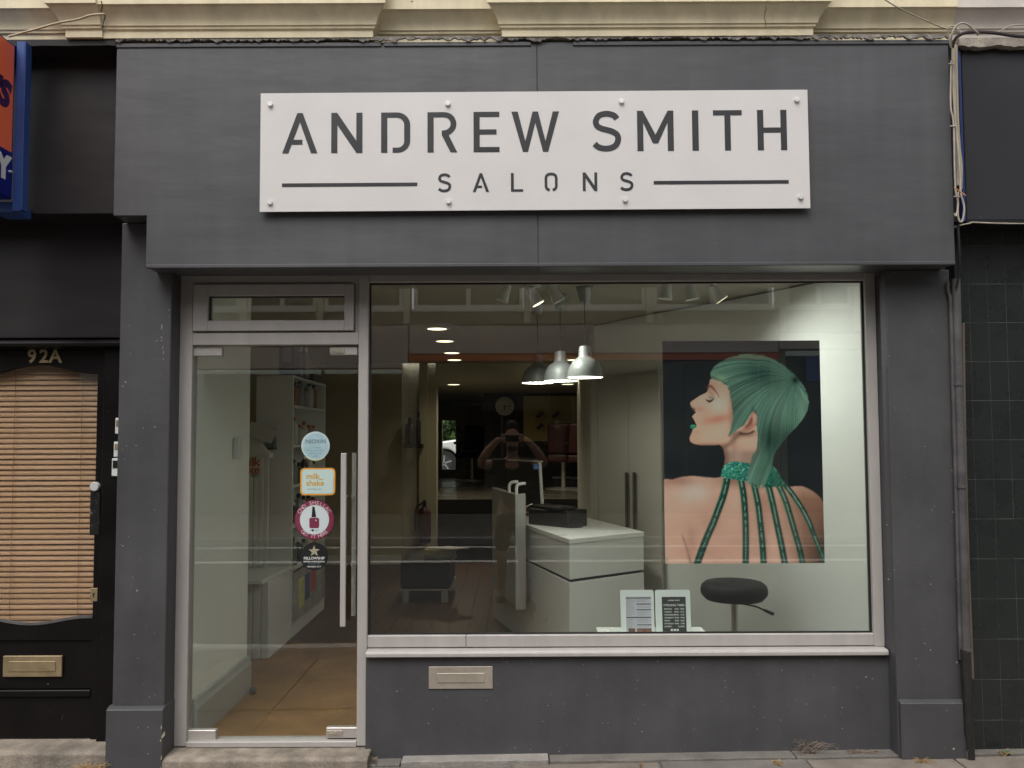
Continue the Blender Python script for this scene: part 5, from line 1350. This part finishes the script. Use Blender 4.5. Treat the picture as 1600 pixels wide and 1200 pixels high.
    fb = tint(fb, lin(204, 122, 98), .85*np.exp(-(((X-1122)*.97-(Y-656)*.22)/24)**2-(((Y-656)+(X-1122)*.20)/7)**2))
    fb = tint(fb, lin(226, 176, 154), .6*blob(1126, 676, 14, 8))
    fb = tint(fb, lin(214, 140, 112), .5*blob(1084, 686, 10, 12))
    fb = tint(fb, lin(150, 96, 72), .7*blob(1108, 697, 36, 4.0))
    fb = tint(fb, lin(176, 120, 100), .5*blob(1113, 606, 9, 9))
    fb = tint(fb, lin(166, 128, 114), .95*np.clip((Y-698)/12, 0, 1)*np.clip((X-1124)/12, 0, 1))
    fb = tint(fb, lin(190, 156, 146), .5*blob(1152, 715, 8, 22))
    fb = tint(fb, lin(80, 48, 36), .85*np.clip(1-(X-1128-(Y-700)*.09)/12, 0, 1)*np.clip((Y-697)/6, 0, 1))
    fb = tint(fb, lin(84, 52, 42), .7*blob(1163, 680, 18, 4.5))
    fb = tint(fb, lin(110, 80, 60), .55*blob(1147, 660, 5, 40))
    fb = tint(fb, lin(182, 128, 106), .55*np.clip(1-np.abs(X-1143)/7, 0, 1)*np.clip((Y-600)/30, 0, 1)*np.clip((690-Y)/20, 0, 1))
    fb = tint(fb, lin(176, 112, 90), .5*blob(1096, 640, 5, 5))
    fb = tint(fb, lin(190, 124, 100), .45*blob(1090, 676, 5, 3))
    fb = tint(fb, lin(196, 138, 116), .4*blob(1104, 650, 6, 14))
    over(fb, mf)
    # nostril, mouth, lip, brow, lashes
    over(lin(120, 66, 46), .8*mask(sm(z3([(262,596),(282,604),(296,622),(286,632),(270,616)])), .5))
    over(lin(206, 140, 116), .6*mask(sm(z3([(300,590),(330,610),(332,636),(310,640),(298,620)])), 1.0))
    over(lin(52, 28, 26), .95*mask(z3([(268,700),(285,735),(302,772),(294,778),(275,760),(262,722)]), .5))
    over(lin(36, 140, 108), mask(sm(z3([(240,782),(252,768),(275,766),(298,776),(296,792),(270,804),(248,802)])), .45))
    over(lin(90, 188, 152), .6*mask(sm(z3([(252,774),(270,770),(286,776),(268,782)])), .5))
    brow = smoothline(z3([(410,412),(428,394),(450,398),(480,430),(505,465),(524,500)]), 5)
    mm = np.zeros(X.shape)
    for i, (a, b) in enumerate(brow):
        w = 2.3*(1-i/len(brow))+.5
        mm = np.maximum(mm, np.exp(-((X-a)**2+(Y-b)**2)/w**2))
    over(lin(88, 52, 38), .85*mm)
    over(lin(78, 112, 102), .6*mask(sm(z3([(416,500),(440,488),(480,500),(470,525),(430,522)])), 1.2))
    over(lin(22, 26, 28), .95*mask(sm(z3([(388,516),(404,524),(424,528),(450,526),(474,512),(466,532),(444,548),(428,558),(416,548),(404,540)])), .5))
    over(lin(150, 96, 78), .5*mask(sm(z3([(420,440),(450,450),(480,480),(470,490),(440,470)])), 1.5))
    # --- straps
    straps = [([(628,262),(612,350),(585,450),(540,570),(488,700),(420,850),(330,1080)], 66), ([(752,305),(772,430),(782,560),(787,700),(786,880),(780,1080)], 60), ([(868,330),(892,450),(910,560),(925,720),(938,880),(946,1080)], 58), ([(1000,340),(1030,470),(1060,620),(1090,780),(1116,920),(1142,1080)], 60), ([(1095,350),(1150,470),(1195,620),(1238,780),(1280,940),(1306,1080)], 56), ([(1140,330),(1220,430),(1305,560),(1370,690),(1430,850),(1520,1080)], 50)]
    for pts, w in straps:
        c = smoothline(z4(pts), 30)
        d = np.full(X.shape, 1e9); si = np.zeros(X.shape); s = 0; prev = c[0]; off = np.zeros(X.shape)
        for a, b in c:
            s += math.hypot(a-prev[0], b-prev[1]); prev = (a, b)
            dd = (X-a)**2+(Y-b)**2
            u_ = dd < d
            d = np.where(u_, dd, d); si = np.where(u_, s, si); off = np.where(u_, X-a, off)
        d = np.sqrt(d); hw_ = w/5.926/2
        m = np.clip((hw_-d)/.8+.5, 0, 1)
        body = np.zeros((H, W, 3)) + lin(28, 66, 56)
        body *= (.25+1.5*rng.random((H, W))*.6+.6*noise(1.4))[..., None]
        body = tint(body, lin(48, 140, 108), .75*np.exp(-((off+hw_*.82)/1.1)**2)*np.clip(1-(v-.62)/.3, 0.2, 1))
        fr = (si/3.0) % 1.0-.5
        bead = np.exp(-(off/.95)**2-(fr*3.0/.85)**2)*(.15+.85*(noise(6) > .38))
        body = tint(body, lin(190, 214, 204), .95*bead*np.clip(1.25-(v-.62)*2.2, .2, 1))
        sp = (noise(1.3) > .86).astype(float)*.5
        body = tint(body, lin(90, 150, 130), sp)
        over(lin(120, 80, 66), .22*np.clip((hw_+2.5-d)/2, 0, 1)*mb)
        over(body, m)
    # --- choker
    pal = np.array([lin(24, 118, 92), lin(52, 160, 132), lin(36, 92, 122), lin(150, 222, 218), lin(10, 58, 50), lin(30, 134, 96)])
    cc = rng.choice(6, p=[.27, .20, .15, .08, .15, .15], size=(H, W))
    c2 = rng.choice(6, p=[.27, .20, .17, .04, .17, .15], size=(H//3+2, W//3+2)).repeat(3, 0).repeat(3, 1)[:H, :W]
    ch = .55*pal[cc]+.45*pal[c2]
    ch = ch*(np.clip(1.25-.011*(X-1125), .55, 1.3)*np.clip(1.15-(Y-735)*.012, .6, 1.15))[..., None]
    over(ch, mask(sm(z4([(585,200),(610,160),(660,136),(730,134),(840,152),(900,200),(880,300),(800,314),(720,306),(640,290),(575,272),(570,235)])), .5))
    over(ch, mask(sm(z4([(1020,180),(1060,185),(1100,235),(1130,300),(1150,348),(1080,368),(960,364),(950,300)])), .5))
    # --- ear
    ear = sm(z3([(852,646),(880,668),(888,705),(872,770),(840,810),(790,836),(745,835),(735,812),(760,790),(790,755),(815,705),(832,665)]), 4)
    # --- hair
    hair = z3([(445,296),(446,262),(470,216),(540,160),(640,112),(740,90),(850,80),(960,96),(1060,135),(1150,190),(1230,262),(1290,325),(1340,395),(1375,470),(1388,560),(1370,640),(1330,712),(1270,785),(1200,855),(1130,935),(1062,1020),(1020,1080)])
    hair += z4([(1090,20),(1066,70),(1040,150),(1026,230),(992,300),(966,350),(900,372),(830,345),(800,322),(812,270),(826,190),(850,110),(880,40)])
    hair += z3([(850,1060),(878,985),(890,900),(884,820),(872,770),(888,705),(876,650),(850,640),(826,670),(800,718),(760,776),(705,806),(650,852),(602,888),(614,850),(640,780),(650,700),(646,610),(632,510),(622,440),(604,392),(556,364),(500,340),(460,326)])
    wx, wy = 1040+1262/6.154, 540+338/6.154
    dx, dy = X-wx, Y-wy
    rr_ = np.hypot(dx, dy); th = np.arctan2(dy, dx)
    # strands leave the whorl and bend down towards the nape and the fringe
    tt = th + .0042*rr_*np.sign(-dx)*np.clip(-dx/60, -1, 1)
    low = np.clip((Y-668)/55, 0, 1)
    sl = (X-1200)+(Y-700)*.42            # straight tail direction
    def strand(f, seed):
        g = np.random.default_rng(seed).random(4096)
        q = (tt+4)*f; i0 = np.floor(q).astype(int); fr_ = q-i0
        a = g[i0 % 4096]*(1-fr_)+g[(i0+1) % 4096]*fr_
        q2 = (sl+900)*f*.0125; i1 = np.floor(q2).astype(int); f2_ = q2-i1
        b = g[i1 % 4096]*(1-f2_)+g[(i1+1) % 4096]*f2_
        return a*(1-low)+b*low
    s = .18*strand(18, 5)+.22*strand(46, 1)+.34*strand(105, 2)+.26*strand(220, 7)
    jit = (strand(60, 9)-.5)*1.6+(strand(150, 11)-.5)*1.6
    tail = np.clip((Y-728)/20, 0, 1)
    mh = mask(hair, .4, jit*.8*(1-tail)+(strand(90, 12)-.5)*2.5*low, -(strand(70, 13)-.5)*14*tail-jit*(1-tail))
    hb = np.zeros((H, W, 3)) + lin(84, 140, 120)
    hb = tint(hb, lin(112, 172, 138), .85*blob(1118, 592, 24, 9))
    hb = tint(hb, lin(140, 184, 136), .7*blob(1124, 592, 12, 6))
    hb = tint(hb, lin(92, 158, 130), .7*np.exp(-(((X-1150)+(Y-560)*.2)/60)**2-((Y-566)/13)**2))
    hb = tint(hb, lin(26, 84, 78), .95*np.exp(-(((X-1196)-(Y-590)*.7)/30)**2-(((Y-588)+(X-1190)*.1)/24)**2))
    hb = tint(hb, lin(92, 150, 126), .6*np.exp(-(((X-1185)*.8+(Y-625)*.6)/14)**2-(((Y-625)*.8-(X-1185)*.6)/36)**2))
    hb = tint(hb, lin(78, 116, 96), .7*blob(1150, 640, 14, 30))
    hb = tint(hb, lin(116, 168, 140), .75*blob(1255, 640, 8, 30))
    hb = tint(hb, lin(96, 150, 122), .5*blob(1235, 655, 16, 26))
    hb = tint(hb, lin(24, 70, 62), .95*blob(1203, 690, 19, 34))
    hb = tint(hb, lin(24, 66, 60), .85*blob(1228, 688, 18, 26))
    hb = tint(hb, lin(70, 118, 92), .8*np.exp(-(((X-1189)+(Y-735)*.35)/8)**2-((Y-735)/26)**2))
    hb = tint(hb, lin(88, 92, 84), .7*np.exp(-(((X-1178)+(Y-720)*.5)/5)**2-((Y-715)/26)**2))
    hb = tint(hb, lin(96, 118, 112), .55*np.exp(-(rr_-78)**2/900)*np.clip((Y-545)/-12+1, 0, 1))
    hb = tint(hb, lin(14, 34, 32), .9*np.exp(-(rr_/7)**2))
    hb = tint(hb, lin(84, 88, 70), .8*mask(sm(z3([(450,312),(500,332),(560,356),(606,392),(590,360),(520,322),(455,296)])), 1.2))
    hb = tint(hb, lin(40, 62, 50), .65*blob(1178, 646, 3.5, 10))
    gm_ = hb.mean(-1, keepdims=True); hb = (gm_+(hb-gm_)*.74)*1.0
    hb *= (np.clip(.22+1.55*s, .2, 2.0))[..., None]
    over(hb, mh)
    # loose strand edges of the tail
    over(lin(196, 134, 114), mask(ear, .5))
    over(lin(150, 92, 76), .5*mask(sm(z3([(800,740),(830,690),(856,668),(872,700),(850,760),(800,810),(760,815)])), 1.6))
    over(lin(226, 172, 152), .8*mask(sm(z3([(852,660),(876,690),(866,735),(846,760),(848,720),(846,690)])), .8))
    over(lin(132, 66, 54), .75*mask(sm(z3([(820,712),(836,700),(840,735),(815,775),(780,796),(770,785),(800,755)])), .9))
    over(lin(206, 206, 200), .9*blob(1040+735/6.154, 540+822/6.154, 1.1, 1.1))
    over(lin(36, 22, 20), .8*mask(sm(z3([(700,836),(745,848),(800,846),(850,820),(862,840),(800,862),(730,862)])), .8))
    jaw = smoothline([(1096, 698), (1116, 699), (1132, 695), (1146, 684), (1156, 674)], 6)
    md = np.zeros(X.shape)
    for a_, b_ in jaw: md = np.maximum(md, np.exp(-((X-a_-2)/4)**2-((Y-b_-3)/4)**2))
    over(lin(92, 56, 44), .55*md*np.maximum(mf, 0)*(1-mh))
    g_ = img.mean(-1, keepdims=True)
    img = g_+(img-g_)*.86
    img *= (1+.07*(rng.random((H, W))-.5)+.05*(noise(3)-.5))[..., None]
    img = np.clip(img*1.6-.02, .004, .9)
    return img, W, H
def poster():
    img, W, H = poster_image()
    # build the print as a fine flat sheet that carries the colours
    a, b = at(1036, 532.5, PYY), at(1289.5, 880, PYY)
    xl, xr = XX(1037.0, PYY, 706), XX(1284.5, PYY, 706)
    zt_, zb_ = ZZ(532.5, PYY, 1160), ZZ(880.3, PYY, 1160)
    po = thing('poster', 'large poster of a woman with green hair seen from behind, hung inside the shop window', 'poster', ((xl+xr)/2, PYY, zb_))
    part('sheet', vbox(xl, xr, PYY, PYY+.003, zb_, zt_), PAPER, po)
    vx = np.linspace(xl, xr, W)-(xl+xr)/2; vz = np.linspace(zt_, zb_, H)-zb_
    VX, VZ = np.meshgrid(vx, vz)
    co = np.stack([VX, np.full(VX.shape, -.0006), VZ], -1).reshape(-1, 3)
    idx = np.arange(W*H).reshape(H, W)
    f = np.stack([idx[1:, :-1], idx[1:, 1:], idx[:-1, 1:], idx[:-1, :-1]], -1).reshape(-1, 4)
    me = bpy.data.meshes.new('print')
    me.vertices.add(len(co)); me.vertices.foreach_set('co', co.astype(np.float32).ravel())
    me.loops.add(f.size); me.loops.foreach_set('vertex_index', f.astype(np.int32).ravel())
    me.polygons.add(len(f)); me.polygons.foreach_set('loop_start', (np.arange(len(f))*4).astype(np.int32))
    me.update(calc_edges=True)
    at_ = me.color_attributes.new('print_colour', 'FLOAT_COLOR', 'POINT')
    rgba = np.concatenate([img.reshape(-1, 3), np.ones((W*H, 1))], 1).astype(np.float32)
    at_.data.foreach_set('color', rgba.ravel())
    m = bpy.data.materials.new('satin poster print'); m.use_nodes = True
    n = m.node_tree.nodes; p = n['Principled BSDF']; p.inputs['Roughness'].default_value = .5; p.inputs['Specular IOR Level'].default_value = .3
    ca = n.new('ShaderNodeVertexColor'); ca.layer_name = 'print_colour'
    m.node_tree.links.new(ca.outputs['Color'], p.inputs['Base Color'])
    me.materials.append(m)
    o = bpy.data.objects.new('print', me); COL.objects.link(o); o.parent = po
    for px, py in ((1046, 536), (1147.5, 535.5), (1270, 535.5), (1041, 874), (1281, 876)):
        c = at(px, py, PYY-.01)
        part('suction_hook', join(lathe([(.010, -.020), (.008, -.012), (.004, -.006), (.004, -.0015)], (c.x, PYY-.001, c.z), 12, 'y')), GLASSC, po, smooth=True)
poster()

# ================================================================ REAR YARD seen through the far exit
YG = BZ-.16
structure('yard', vbox(-14, 14, YK+.21, YK+30, YG-.1, YG), CONCD)
def bush(name, label, c, rx, ry, rz, n, mats, cat='bush', leaf=.11):
    t = thing(name, label, cat, (c[0], c[1], YG))
    for mi, mt in enumerate(mats):
        v, f = [], []
        for k in range(n//len(mats)):
            d = Vector((random.gauss(0, 1), random.gauss(0, 1), random.gauss(0, 1))).normalized()*(random.random()**.35)
            p = Vector(c)+Vector((d.x*rx, d.y*ry, d.z*rz))
            if p.z < YG+.05: continue
            u = Vector((random.gauss(0, 1), random.gauss(0, 1), random.gauss(0, 1))).normalized(); w = u.orthogonal().normalized()
            s = leaf*random.uniform(.5, 1)
            o = len(v)
            v += [tuple(p-u*s), tuple(p+w*s*.5), tuple(p+u*s), tuple(p-w*s*.5)]; f.append((o, o+1, o+2, o+3))
        me = bpy.data.meshes.new('leaves'); me.from_pydata([(a[0]-c[0], a[1]-c[1], a[2]-YG) for a in v], [], f); me.materials.append(mt)
        o = bpy.data.objects.new('foliage', me); COL.objects.link(o); o.parent = t
    for k in range(6):
        a = random.uniform(-.5, .5)
        part('stem', tube([(c[0]+a*.4, c[1], YG), (c[0]+a, c[1]+random.uniform(-.3, .3), c[2]), (c[0]+a*1.6, c[1]+random.uniform(-.5, .5), c[2]+rz*.6)], [.05, .035, .012], 6), M('bark', (.08, .06, .04), .9), t)
LF = [M('leaf green', (.055, .11, .022), .55, var=.3), M('dark leaf green', (.03, .065, .015), .55, var=.3), M('light leaf green', (.10, .17, .04), .55, var=.3)]
bush('bush', 'leafy green bush behind the white car beyond the far exit', (-2.6, YK+9.5, YG+2.4), 2.6, 1.5, 2.3, 9000, LF, leaf=.16)
bush('bush', 'second leafy bush of the yard right of the first', (1.8, YK+10, YG+2.2), 2.4, 1.5, 2.1, 5000, LF, leaf=.17)
structure('yard_wall', vbox(-14, 14, YK+13, YK+13.3, YG, YG+2.5), CREAMW)
# white car, nose to the left, front wheel in the doorway
cy = YK+4.5
cxw = XX(694, cy, 715)
car = thing('parked_car', 'white car parked in the yard beyond the far exit', 'car', (cxw+1.3, cy+.9, YG))
CW = M('white car paint', (.72, .71, .68), .25, var=.02, coat=.6)
side_p = [(-.85, .32), (-.88, .55), (-.80, .72), (-.2, .86), (.35, .93), (.95, 1.36), (1.5, 1.46), (2.3, 1.44), (2.95, 1.08), (3.25, 1.0), (3.32, .6), (3.25, .34)]
def carpoly(pts): return [(cxw+a, YG+b) for a, b in pts]
def wheelcut(cx_, r=.37): return [(cx_+r*math.cos(R(a)), .32+r*math.sin(R(a))) for a in range(180, -1, -15)][::-1]
low = [(-.85, .32)] + [(-.88, .55), (-.80, .72), (-.2, .86), (.35, .93), (3.0, 1.02), (3.25, 1.0), (3.32, .6), (3.25, .32)] + wheelcut(2.62) + wheelcut(0.0)
part('body', prism(carpoly(low), 'y', cy, cy+1.72), CW, car, bevel=.05, seg=2)
part('cabin', prism(carpoly([(.38, .94), (.98, 1.36), (1.5, 1.46), (2.3, 1.44), (2.95, 1.03)]), 'y', cy+.10, cy+1.62), CW, car, bevel=.05, seg=2)
CG = M('dark car glass', (.03, .04, .045), .08, var=.05)
part('side_window', prism(carpoly([(.62, .98), (1.04, 1.32), (1.5, 1.40), (1.62, 1.40), (1.62, 1.0)]), 'y', cy+.088, cy+.099), CG, car)
part('side_window', prism(carpoly([(1.70, 1.0), (1.70, 1.40), (2.28, 1.38), (2.78, 1.04)]), 'y', cy+.088, cy+.099), CG, car)
wsn = part('windscreen', ([(cxw+.36, cy+.2, YG+.955), (cxw+.36, cy+1.52, YG+.955), (cxw+.95, cy+1.45, YG+1.365), (cxw+.95, cy+.27, YG+1.365), (cxw+.38, cy+.2, YG+.945), (cxw+.38, cy+1.52, YG+.945), (cxw+.97, cy+1.45, YG+1.355), (cxw+.97, cy+.27, YG+1.355)], [(0, 1, 2, 3), (7, 6, 5, 4), (0, 3, 7, 4), (1, 5, 6, 2), (0, 4, 5, 1), (3, 2, 6, 7)]), M('pale car glass', (.25, .30, .34), .05), car)
for wx_ in (0.0, 2.62):
    for yy in (cy+.02, cy+1.5):
        w = part('wheel', tube([(cxw+wx_, yy, YG+.32), (cxw+wx_, yy+.2, YG+.32)], .32, 24), M('tyre rubber', (.015, .015, .015), .8), car)
        if yy < cy+1:
            part('rim', tube([(cxw+wx_, yy-.012, YG+.32), (cxw+wx_, yy-.001, YG+.32)], .20, 24), M('dark wheel well', (.04, .04, .04), .5), w)
            for k in range(5):
                a = k*1.2566
                part('spoke', rotax(vbox(cxw+wx_-.02, cxw+wx_+.02, yy-.024, yy-.0125, YG+.32+.02, YG+.32+.20), a, (cxw+wx_, yy, YG+.32), 'Y'), ALU, w)
part('headlight', vbox(cxw-.80, cxw-.55, cy-.012, cy+.2, YG+.60, YG+.72), GLASSC, car, bevel=.02)
part('door_handle', vbox(cxw+1.4, cxw+1.55, cy-.02, cy-.002, YG+.84, YG+.87), CW, car)
part('mirror', vbox(cxw+.62, cxw+.80, cy-.14, cy-.002, YG+.96, YG+1.08), CW, car, bevel=.02)

# ================================================================ ACROSS THE STREET (mirrored in the glass)
OY = -13.62; MY = 13.7
ox = lambda px: XX(px, MY, 560)
oz = lambda py: ZZ(py, MY)
OW = M('opposite cream render', (.74, .69, .55), .8, var=.08, vscale=1.2)
OB_ = M('opposite brown render', (.27, .235, .175), .8, var=.12, vscale=1.2)
OFAS = M('weathered pale fascia', (.70, .61, .56), .75, var=.10, vscale=1.0)
OSTR = M('orange fascia trim', (.66, .11, .04), .5)
OFR = M('white window frame', (.78, .77, .73), .5)
DARKG = glass_mat('dark shop glass', (.55, .58, .56), .05)
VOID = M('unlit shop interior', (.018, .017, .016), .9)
CURT = M('pale curtain', (.36, .36, .33), .9, var=.2, vscale=2)
def across(name, label, xa, xb, pier_px, fas0, fas1, strip=None, top=9.0):
    t = thing(name, label, 'building', ((xa+xb)/2, OY, -.06))
    z_f1, z_f0 = oz(fas1), oz(fas0)
    part('upper_wall', vbox(xa, xb, OY-.35, OY-.02, oz(484), oz(484)-.0+.001+0.0) if False else vbox(xa, xb, OY-.35, OY-.03, oz(444)+2.1, top), OB_, t)
    part('spandrel', vbox(xa, xb, OY-.35, OY-.03, z_f1+.001, oz(483)), OB_, t)
    part('fascia_board', vbox(xa+.01, xb-.01, OY-.3, OY+.10, z_f0, z_f1), OFAS, t, bevel=.01)
    part('fascia_top', ragged(xa+.01, xb-.01, OY+.101, z_f1-.05, z_f1-.01, .02, 60, .004), M('flaking paint', (.12, .10, .08), .9, var=.5, vscale=6), t)
    if strip: part('trim', vbox(xa+.01, xb-.01, OY-.2, OY+.12, oz(strip[1]), oz(strip[0])), OSTR, t)
    piers = [ox(p) for p in pier_px]
    for p in piers: part('pier', vbox(p-.07, p+.07, OY-.35, OY+.03, z_f1+.002, top-.01), OW, t)
    xs = sorted([xa]+piers+[xb])
    for a, b in zip(xs[:-1], xs[1:]):
        if b-a < .6: continue
        a += .09; b -= .09
        z0, z1 = oz(482.5), oz(444)+2.09
        fw = .075
        mid = (a+b)/2 if b-a > 1.4 else None
        bars = [vbox(a, a+fw, OY-.12, OY-.02, z0, z1), vbox(b-fw, b, OY-.12, OY-.02, z0, z1), vbox(a+fw, b-fw, OY-.12, OY-.02, z0, z0+.09), vbox(a+fw, b-fw, OY-.12, OY-.02, z1-fw, z1)]
        if mid: bars.append(vbox(mid-.05, mid+.05, OY-.12, OY-.02, z0+.09, z1-fw))
        w = part('window', join(*bars), OFR, t)
        part('pane', vbox(a+fw, b-fw, OY-.09, OY-.08, z0+.09, z1-fw), DARKG, w)
        part('sill', vbox(a-.03, b+.03, OY-.1, OY+.06, z0-.06, z0-.002), OFR, w)
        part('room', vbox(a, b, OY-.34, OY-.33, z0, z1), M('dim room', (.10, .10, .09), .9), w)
        cw_ = random.uniform(.3, .9)
        part('curtain', vbox(a+fw+.02, a+fw+cw_, OY-.28, OY-.26, z0+.09, z0+random.uniform(.5, 1.4)), CURT, w)
        if random.random() < .6: part('curtain', vbox(b-fw-.5, b-fw-.05, OY-.28, OY-.26, z0+.09, z0+.42), CURT, w)
    # shop below the fascia
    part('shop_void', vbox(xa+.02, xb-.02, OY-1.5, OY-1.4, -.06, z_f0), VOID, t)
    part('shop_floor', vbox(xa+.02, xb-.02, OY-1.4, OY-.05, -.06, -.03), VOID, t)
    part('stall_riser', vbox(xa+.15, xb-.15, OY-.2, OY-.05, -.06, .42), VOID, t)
    part('shop_window', vbox(xa+.15, xb-.15, OY-.12, OY-.10, .43, z_f0-.02), DARKG, t)
    for p in (xa+.075, xb-.075): part('shop_pier', vbox(p-.075, p+.075, OY-.3, OY+.02, -.06, z_f0-.001), OB_, t)
    n = max(2, int((xb-xa)/1.6))
    for k in range(1, n):
        p = xa+(xb-xa)*k/n
        part('shop_mullion', vbox(p-.025, p+.025, OY-.13, OY-.06, .43, z_f0-.021), M('dark mullion', (.05, .045, .04), .5), t)
    return t
across('opposite_shop', 'shop across the street with pale fascia and orange trim, mirrored in the window', ox(640), ox(1215), (824, 1016), 553, 505, (564, 554.5))
across('opposite_shop', 'cream shop across the street left of the orange trimmed one, mirrored in the door', ox(100), ox(639), (635.5, 380, 500), 575, 505)
across('opposite_shop', 'brown shop across the street at right with a blue panel, mirrored in the poster glass', ox(1216), ox(1660), (1224, 1340), 548, 520)
part('blue_panel', vbox(ox(1256), ox(1283), OY+.121, OY+.14, oz(598), oz(560)), M('blue shop panel', (.02, .06, .28), .5), bpy.data.objects['opposite_shop.002'])
for xa, xb, h in ((-40, ox(99), 9), (ox(1661), 40, 9.3)):
    b = thing('opposite_terrace', 'plain rendered terrace further along the far side of the street, %s end' % ('left' if xa == -40 else 'right'), 'building', ((xa+xb)/2, OY, -.06))
    part('wall', vbox(xa, xb, OY-.4, OY, -.06, h), OB_, b)
    k = xa+1
    while k < xb-2:
        for z in (.5, 3.6, 6.0):
            part('window', vbox(k, k+1.2, OY+.001, OY+.03, z, z+1.5), DARKG, b)
        k += 2.6

# ================================================================ PHOTOGRAPHER (seen mirrored in the glass)
SKIN = M('skin', (.46, .26, .18), .55, var=.06); TEE = M('black cotton tee shirt', (.016, .015, .015), .9, var=.2)
SHORT = M('dark shorts cloth', (.025, .025, .028), .9, var=.2); HAIR = M('dark brown hair', (.018, .012, .008), .7, var=.3, vscale=40)
PX0, PY0, PZ0 = .0, -4.66, -.165
per = thing('person', 'man in black tee shirt and dark shorts holding up a phone, mirrored in the window', 'person', (PX0, PY0, PZ0))
def skinned(name, verts, edges, radii, mat, root=0, sub=2):
    me = bpy.data.meshes.new(name); me.from_pydata([Vector(v) for v in verts], edges, [])
    o = bpy.data.objects.new(name, me); COL.objects.link(o); o.parent = per
    o.modifiers.new('Skin', 'SKIN')
    sv_ = me.skin_vertices[0].data
    for i, r in enumerate(radii):
        sv_[i].radius = r if isinstance(r, tuple) else (r, r); sv_[i].use_root = (i == root)
    ss = o.modifiers.new('Subdivision', 'SUBSURF'); ss.levels = sub; ss.render_levels = sub
    me.materials.append(mat)
    return o
# local frame: x right, y towards the shop, z up from the road
V = [(0, 0, .98), (0, .01, 1.14), (0, .0, 1.36), (0, .02, 1.50), (0, .035, 1.58), (0, .045, 1.66), (0, .045, 1.76), (0, .04, 1.85)]
Rr = [(.155, .11), (.14, .10), (.165, .11), (.075, .07), (.058, .06), (.070, .085), (.082, .10), (.055, .065)]
E = [(i, i+1) for i in range(7)]
def chain(start, pts, rr):
    last = start
    for p, r in zip(pts, rr):
        V.append(p); Rr.append(r); E.append((last, len(V)-1)); last = len(V)-1
    return last
for s in (-1, 1):
    chain(2, [(s*.19, .0, 1.46), (s*.29, .07, 1.44), (s*.345, .16, 1.46), (s*.27, .225, 1.585), (s*.165, .29, 1.70), (s*.125, .31, 1.735)], [.068, .058, .050, .050, .033, .034])
    chain(0, [(s*.10, 0, .90), (s*.115, .01, .52), (s*.12, -.02, .30), (s*.125, -.03, .09), (s*.13, .05, .04), (s*.135, .14, .025)], [.092, .060, .062, .042, .042, .032])
body = skinned('body', V, E, Rr, SKIN)
for s in (-1, 1):
    for k in range(5):
        b = Vector((s*.118, .315, 1.735)); 
        if k < 4:
            pts = [b, b+Vector((-s*.012, .022, .030-.020*k)), b+Vector((-s*.040, .018, .036-.021*k)), b+Vector((-s*.062+s*.004*k, .004, .034-.021*k))]
        else:
            pts = [b+Vector((0, -.005, -.02)), b+Vector((-s*.03, -.018, -.046)), b+Vector((-s*.058, -.016, -.040))]
        skinned('finger' if k < 4 else 'thumb', pts, [(i, i+1) for i in range(len(pts)-1)], [.009]*len(pts), SKIN, sub=1)
skinned('tee_shirt', [(0, 0, .90), (0, .01, 1.14), (0, 0, 1.36), (0, .015, 1.49), (-.19, 0, 1.46), (-.275, .055, 1.445), (.19, 0, 1.46), (.275, .055, 1.445)], [(0, 1), (1, 2), (2, 3), (2, 4), (4, 5), (2, 6), (6, 7)], [(.175, .125), (.16, .115), (.18, .125), (.085, .08), .075, .070, .075, .070], TEE)
skinned('shorts', [(0, 0, 1.0), (0, 0, .90), (-.10, 0, .82), (-.118, .01, .50), (.10, 0, .82), (.118, .01, .50)], [(0, 1), (1, 2), (2, 3), (1, 4), (4, 5)], [(.16, .115), (.165, .12), .10, .088, .10, .088], SHORT)
skinned('hair', [(0, .0, 1.72), (0, .01, 1.82), (0, .035, 1.885), (0, .09, 1.88)], [(0, 1), (1, 2), (2, 3)], [(.075, .08), (.086, .085), (.075, .075), (.045, .04)], HAIR)
skinned('beard', [(-.05, .09, 1.63), (0, .115, 1.615), (.05, .09, 1.63)], [(0, 1), (1, 2)], [.026, .03, .026], HAIR, sub=1)
o_ = Vector((PX0, PY0, PZ0))
part('nose', xf(lathe([(.020, -.02), (.012, .015), (.004, .03)], (0, 0, 0), 8), Matrix.Translation(o_+Vector((0, .145, 1.70)))), SKIN, per, smooth=True)
for s in (-1, 1):
    part('eye', lathe([(.001, -.009), (.009, 0), (.001, .009)], tuple(o_+Vector((s*.032, .135, 1.735))), 8), BLACK, per, smooth=True)
    part('ear', lathe([(.001, -.03), (.012, -.015), (.016, .012), (.001, .03)], tuple(o_+Vector((s*.087, .045, 1.72))), 8), SKIN, per, smooth=True)
    part('shoe', vbox(s*.135+PX0-.05, s*.135+PX0+.05, PY0-.09, PY0+.21, PZ0+.001, PZ0+.085), BLACK, per, bevel=.03, seg=2)
ph = thing('phone', 'black phone held up in both hands by the mirrored man', 'phone', (0, PY0+.335, PZ0+1.70))
part('case', vbox(-.075, .075, -4.335, -4.326, EYE-.036, EYE+.036), BLACK, ph, bevel=.004)
part('camera_bump', lathe([(.008, -.0015), (.008, 0)], (.055, -4.3263, EYE+.02), 12, 'y'), M('lens glass', (.01, .01, .012), .1), ph)
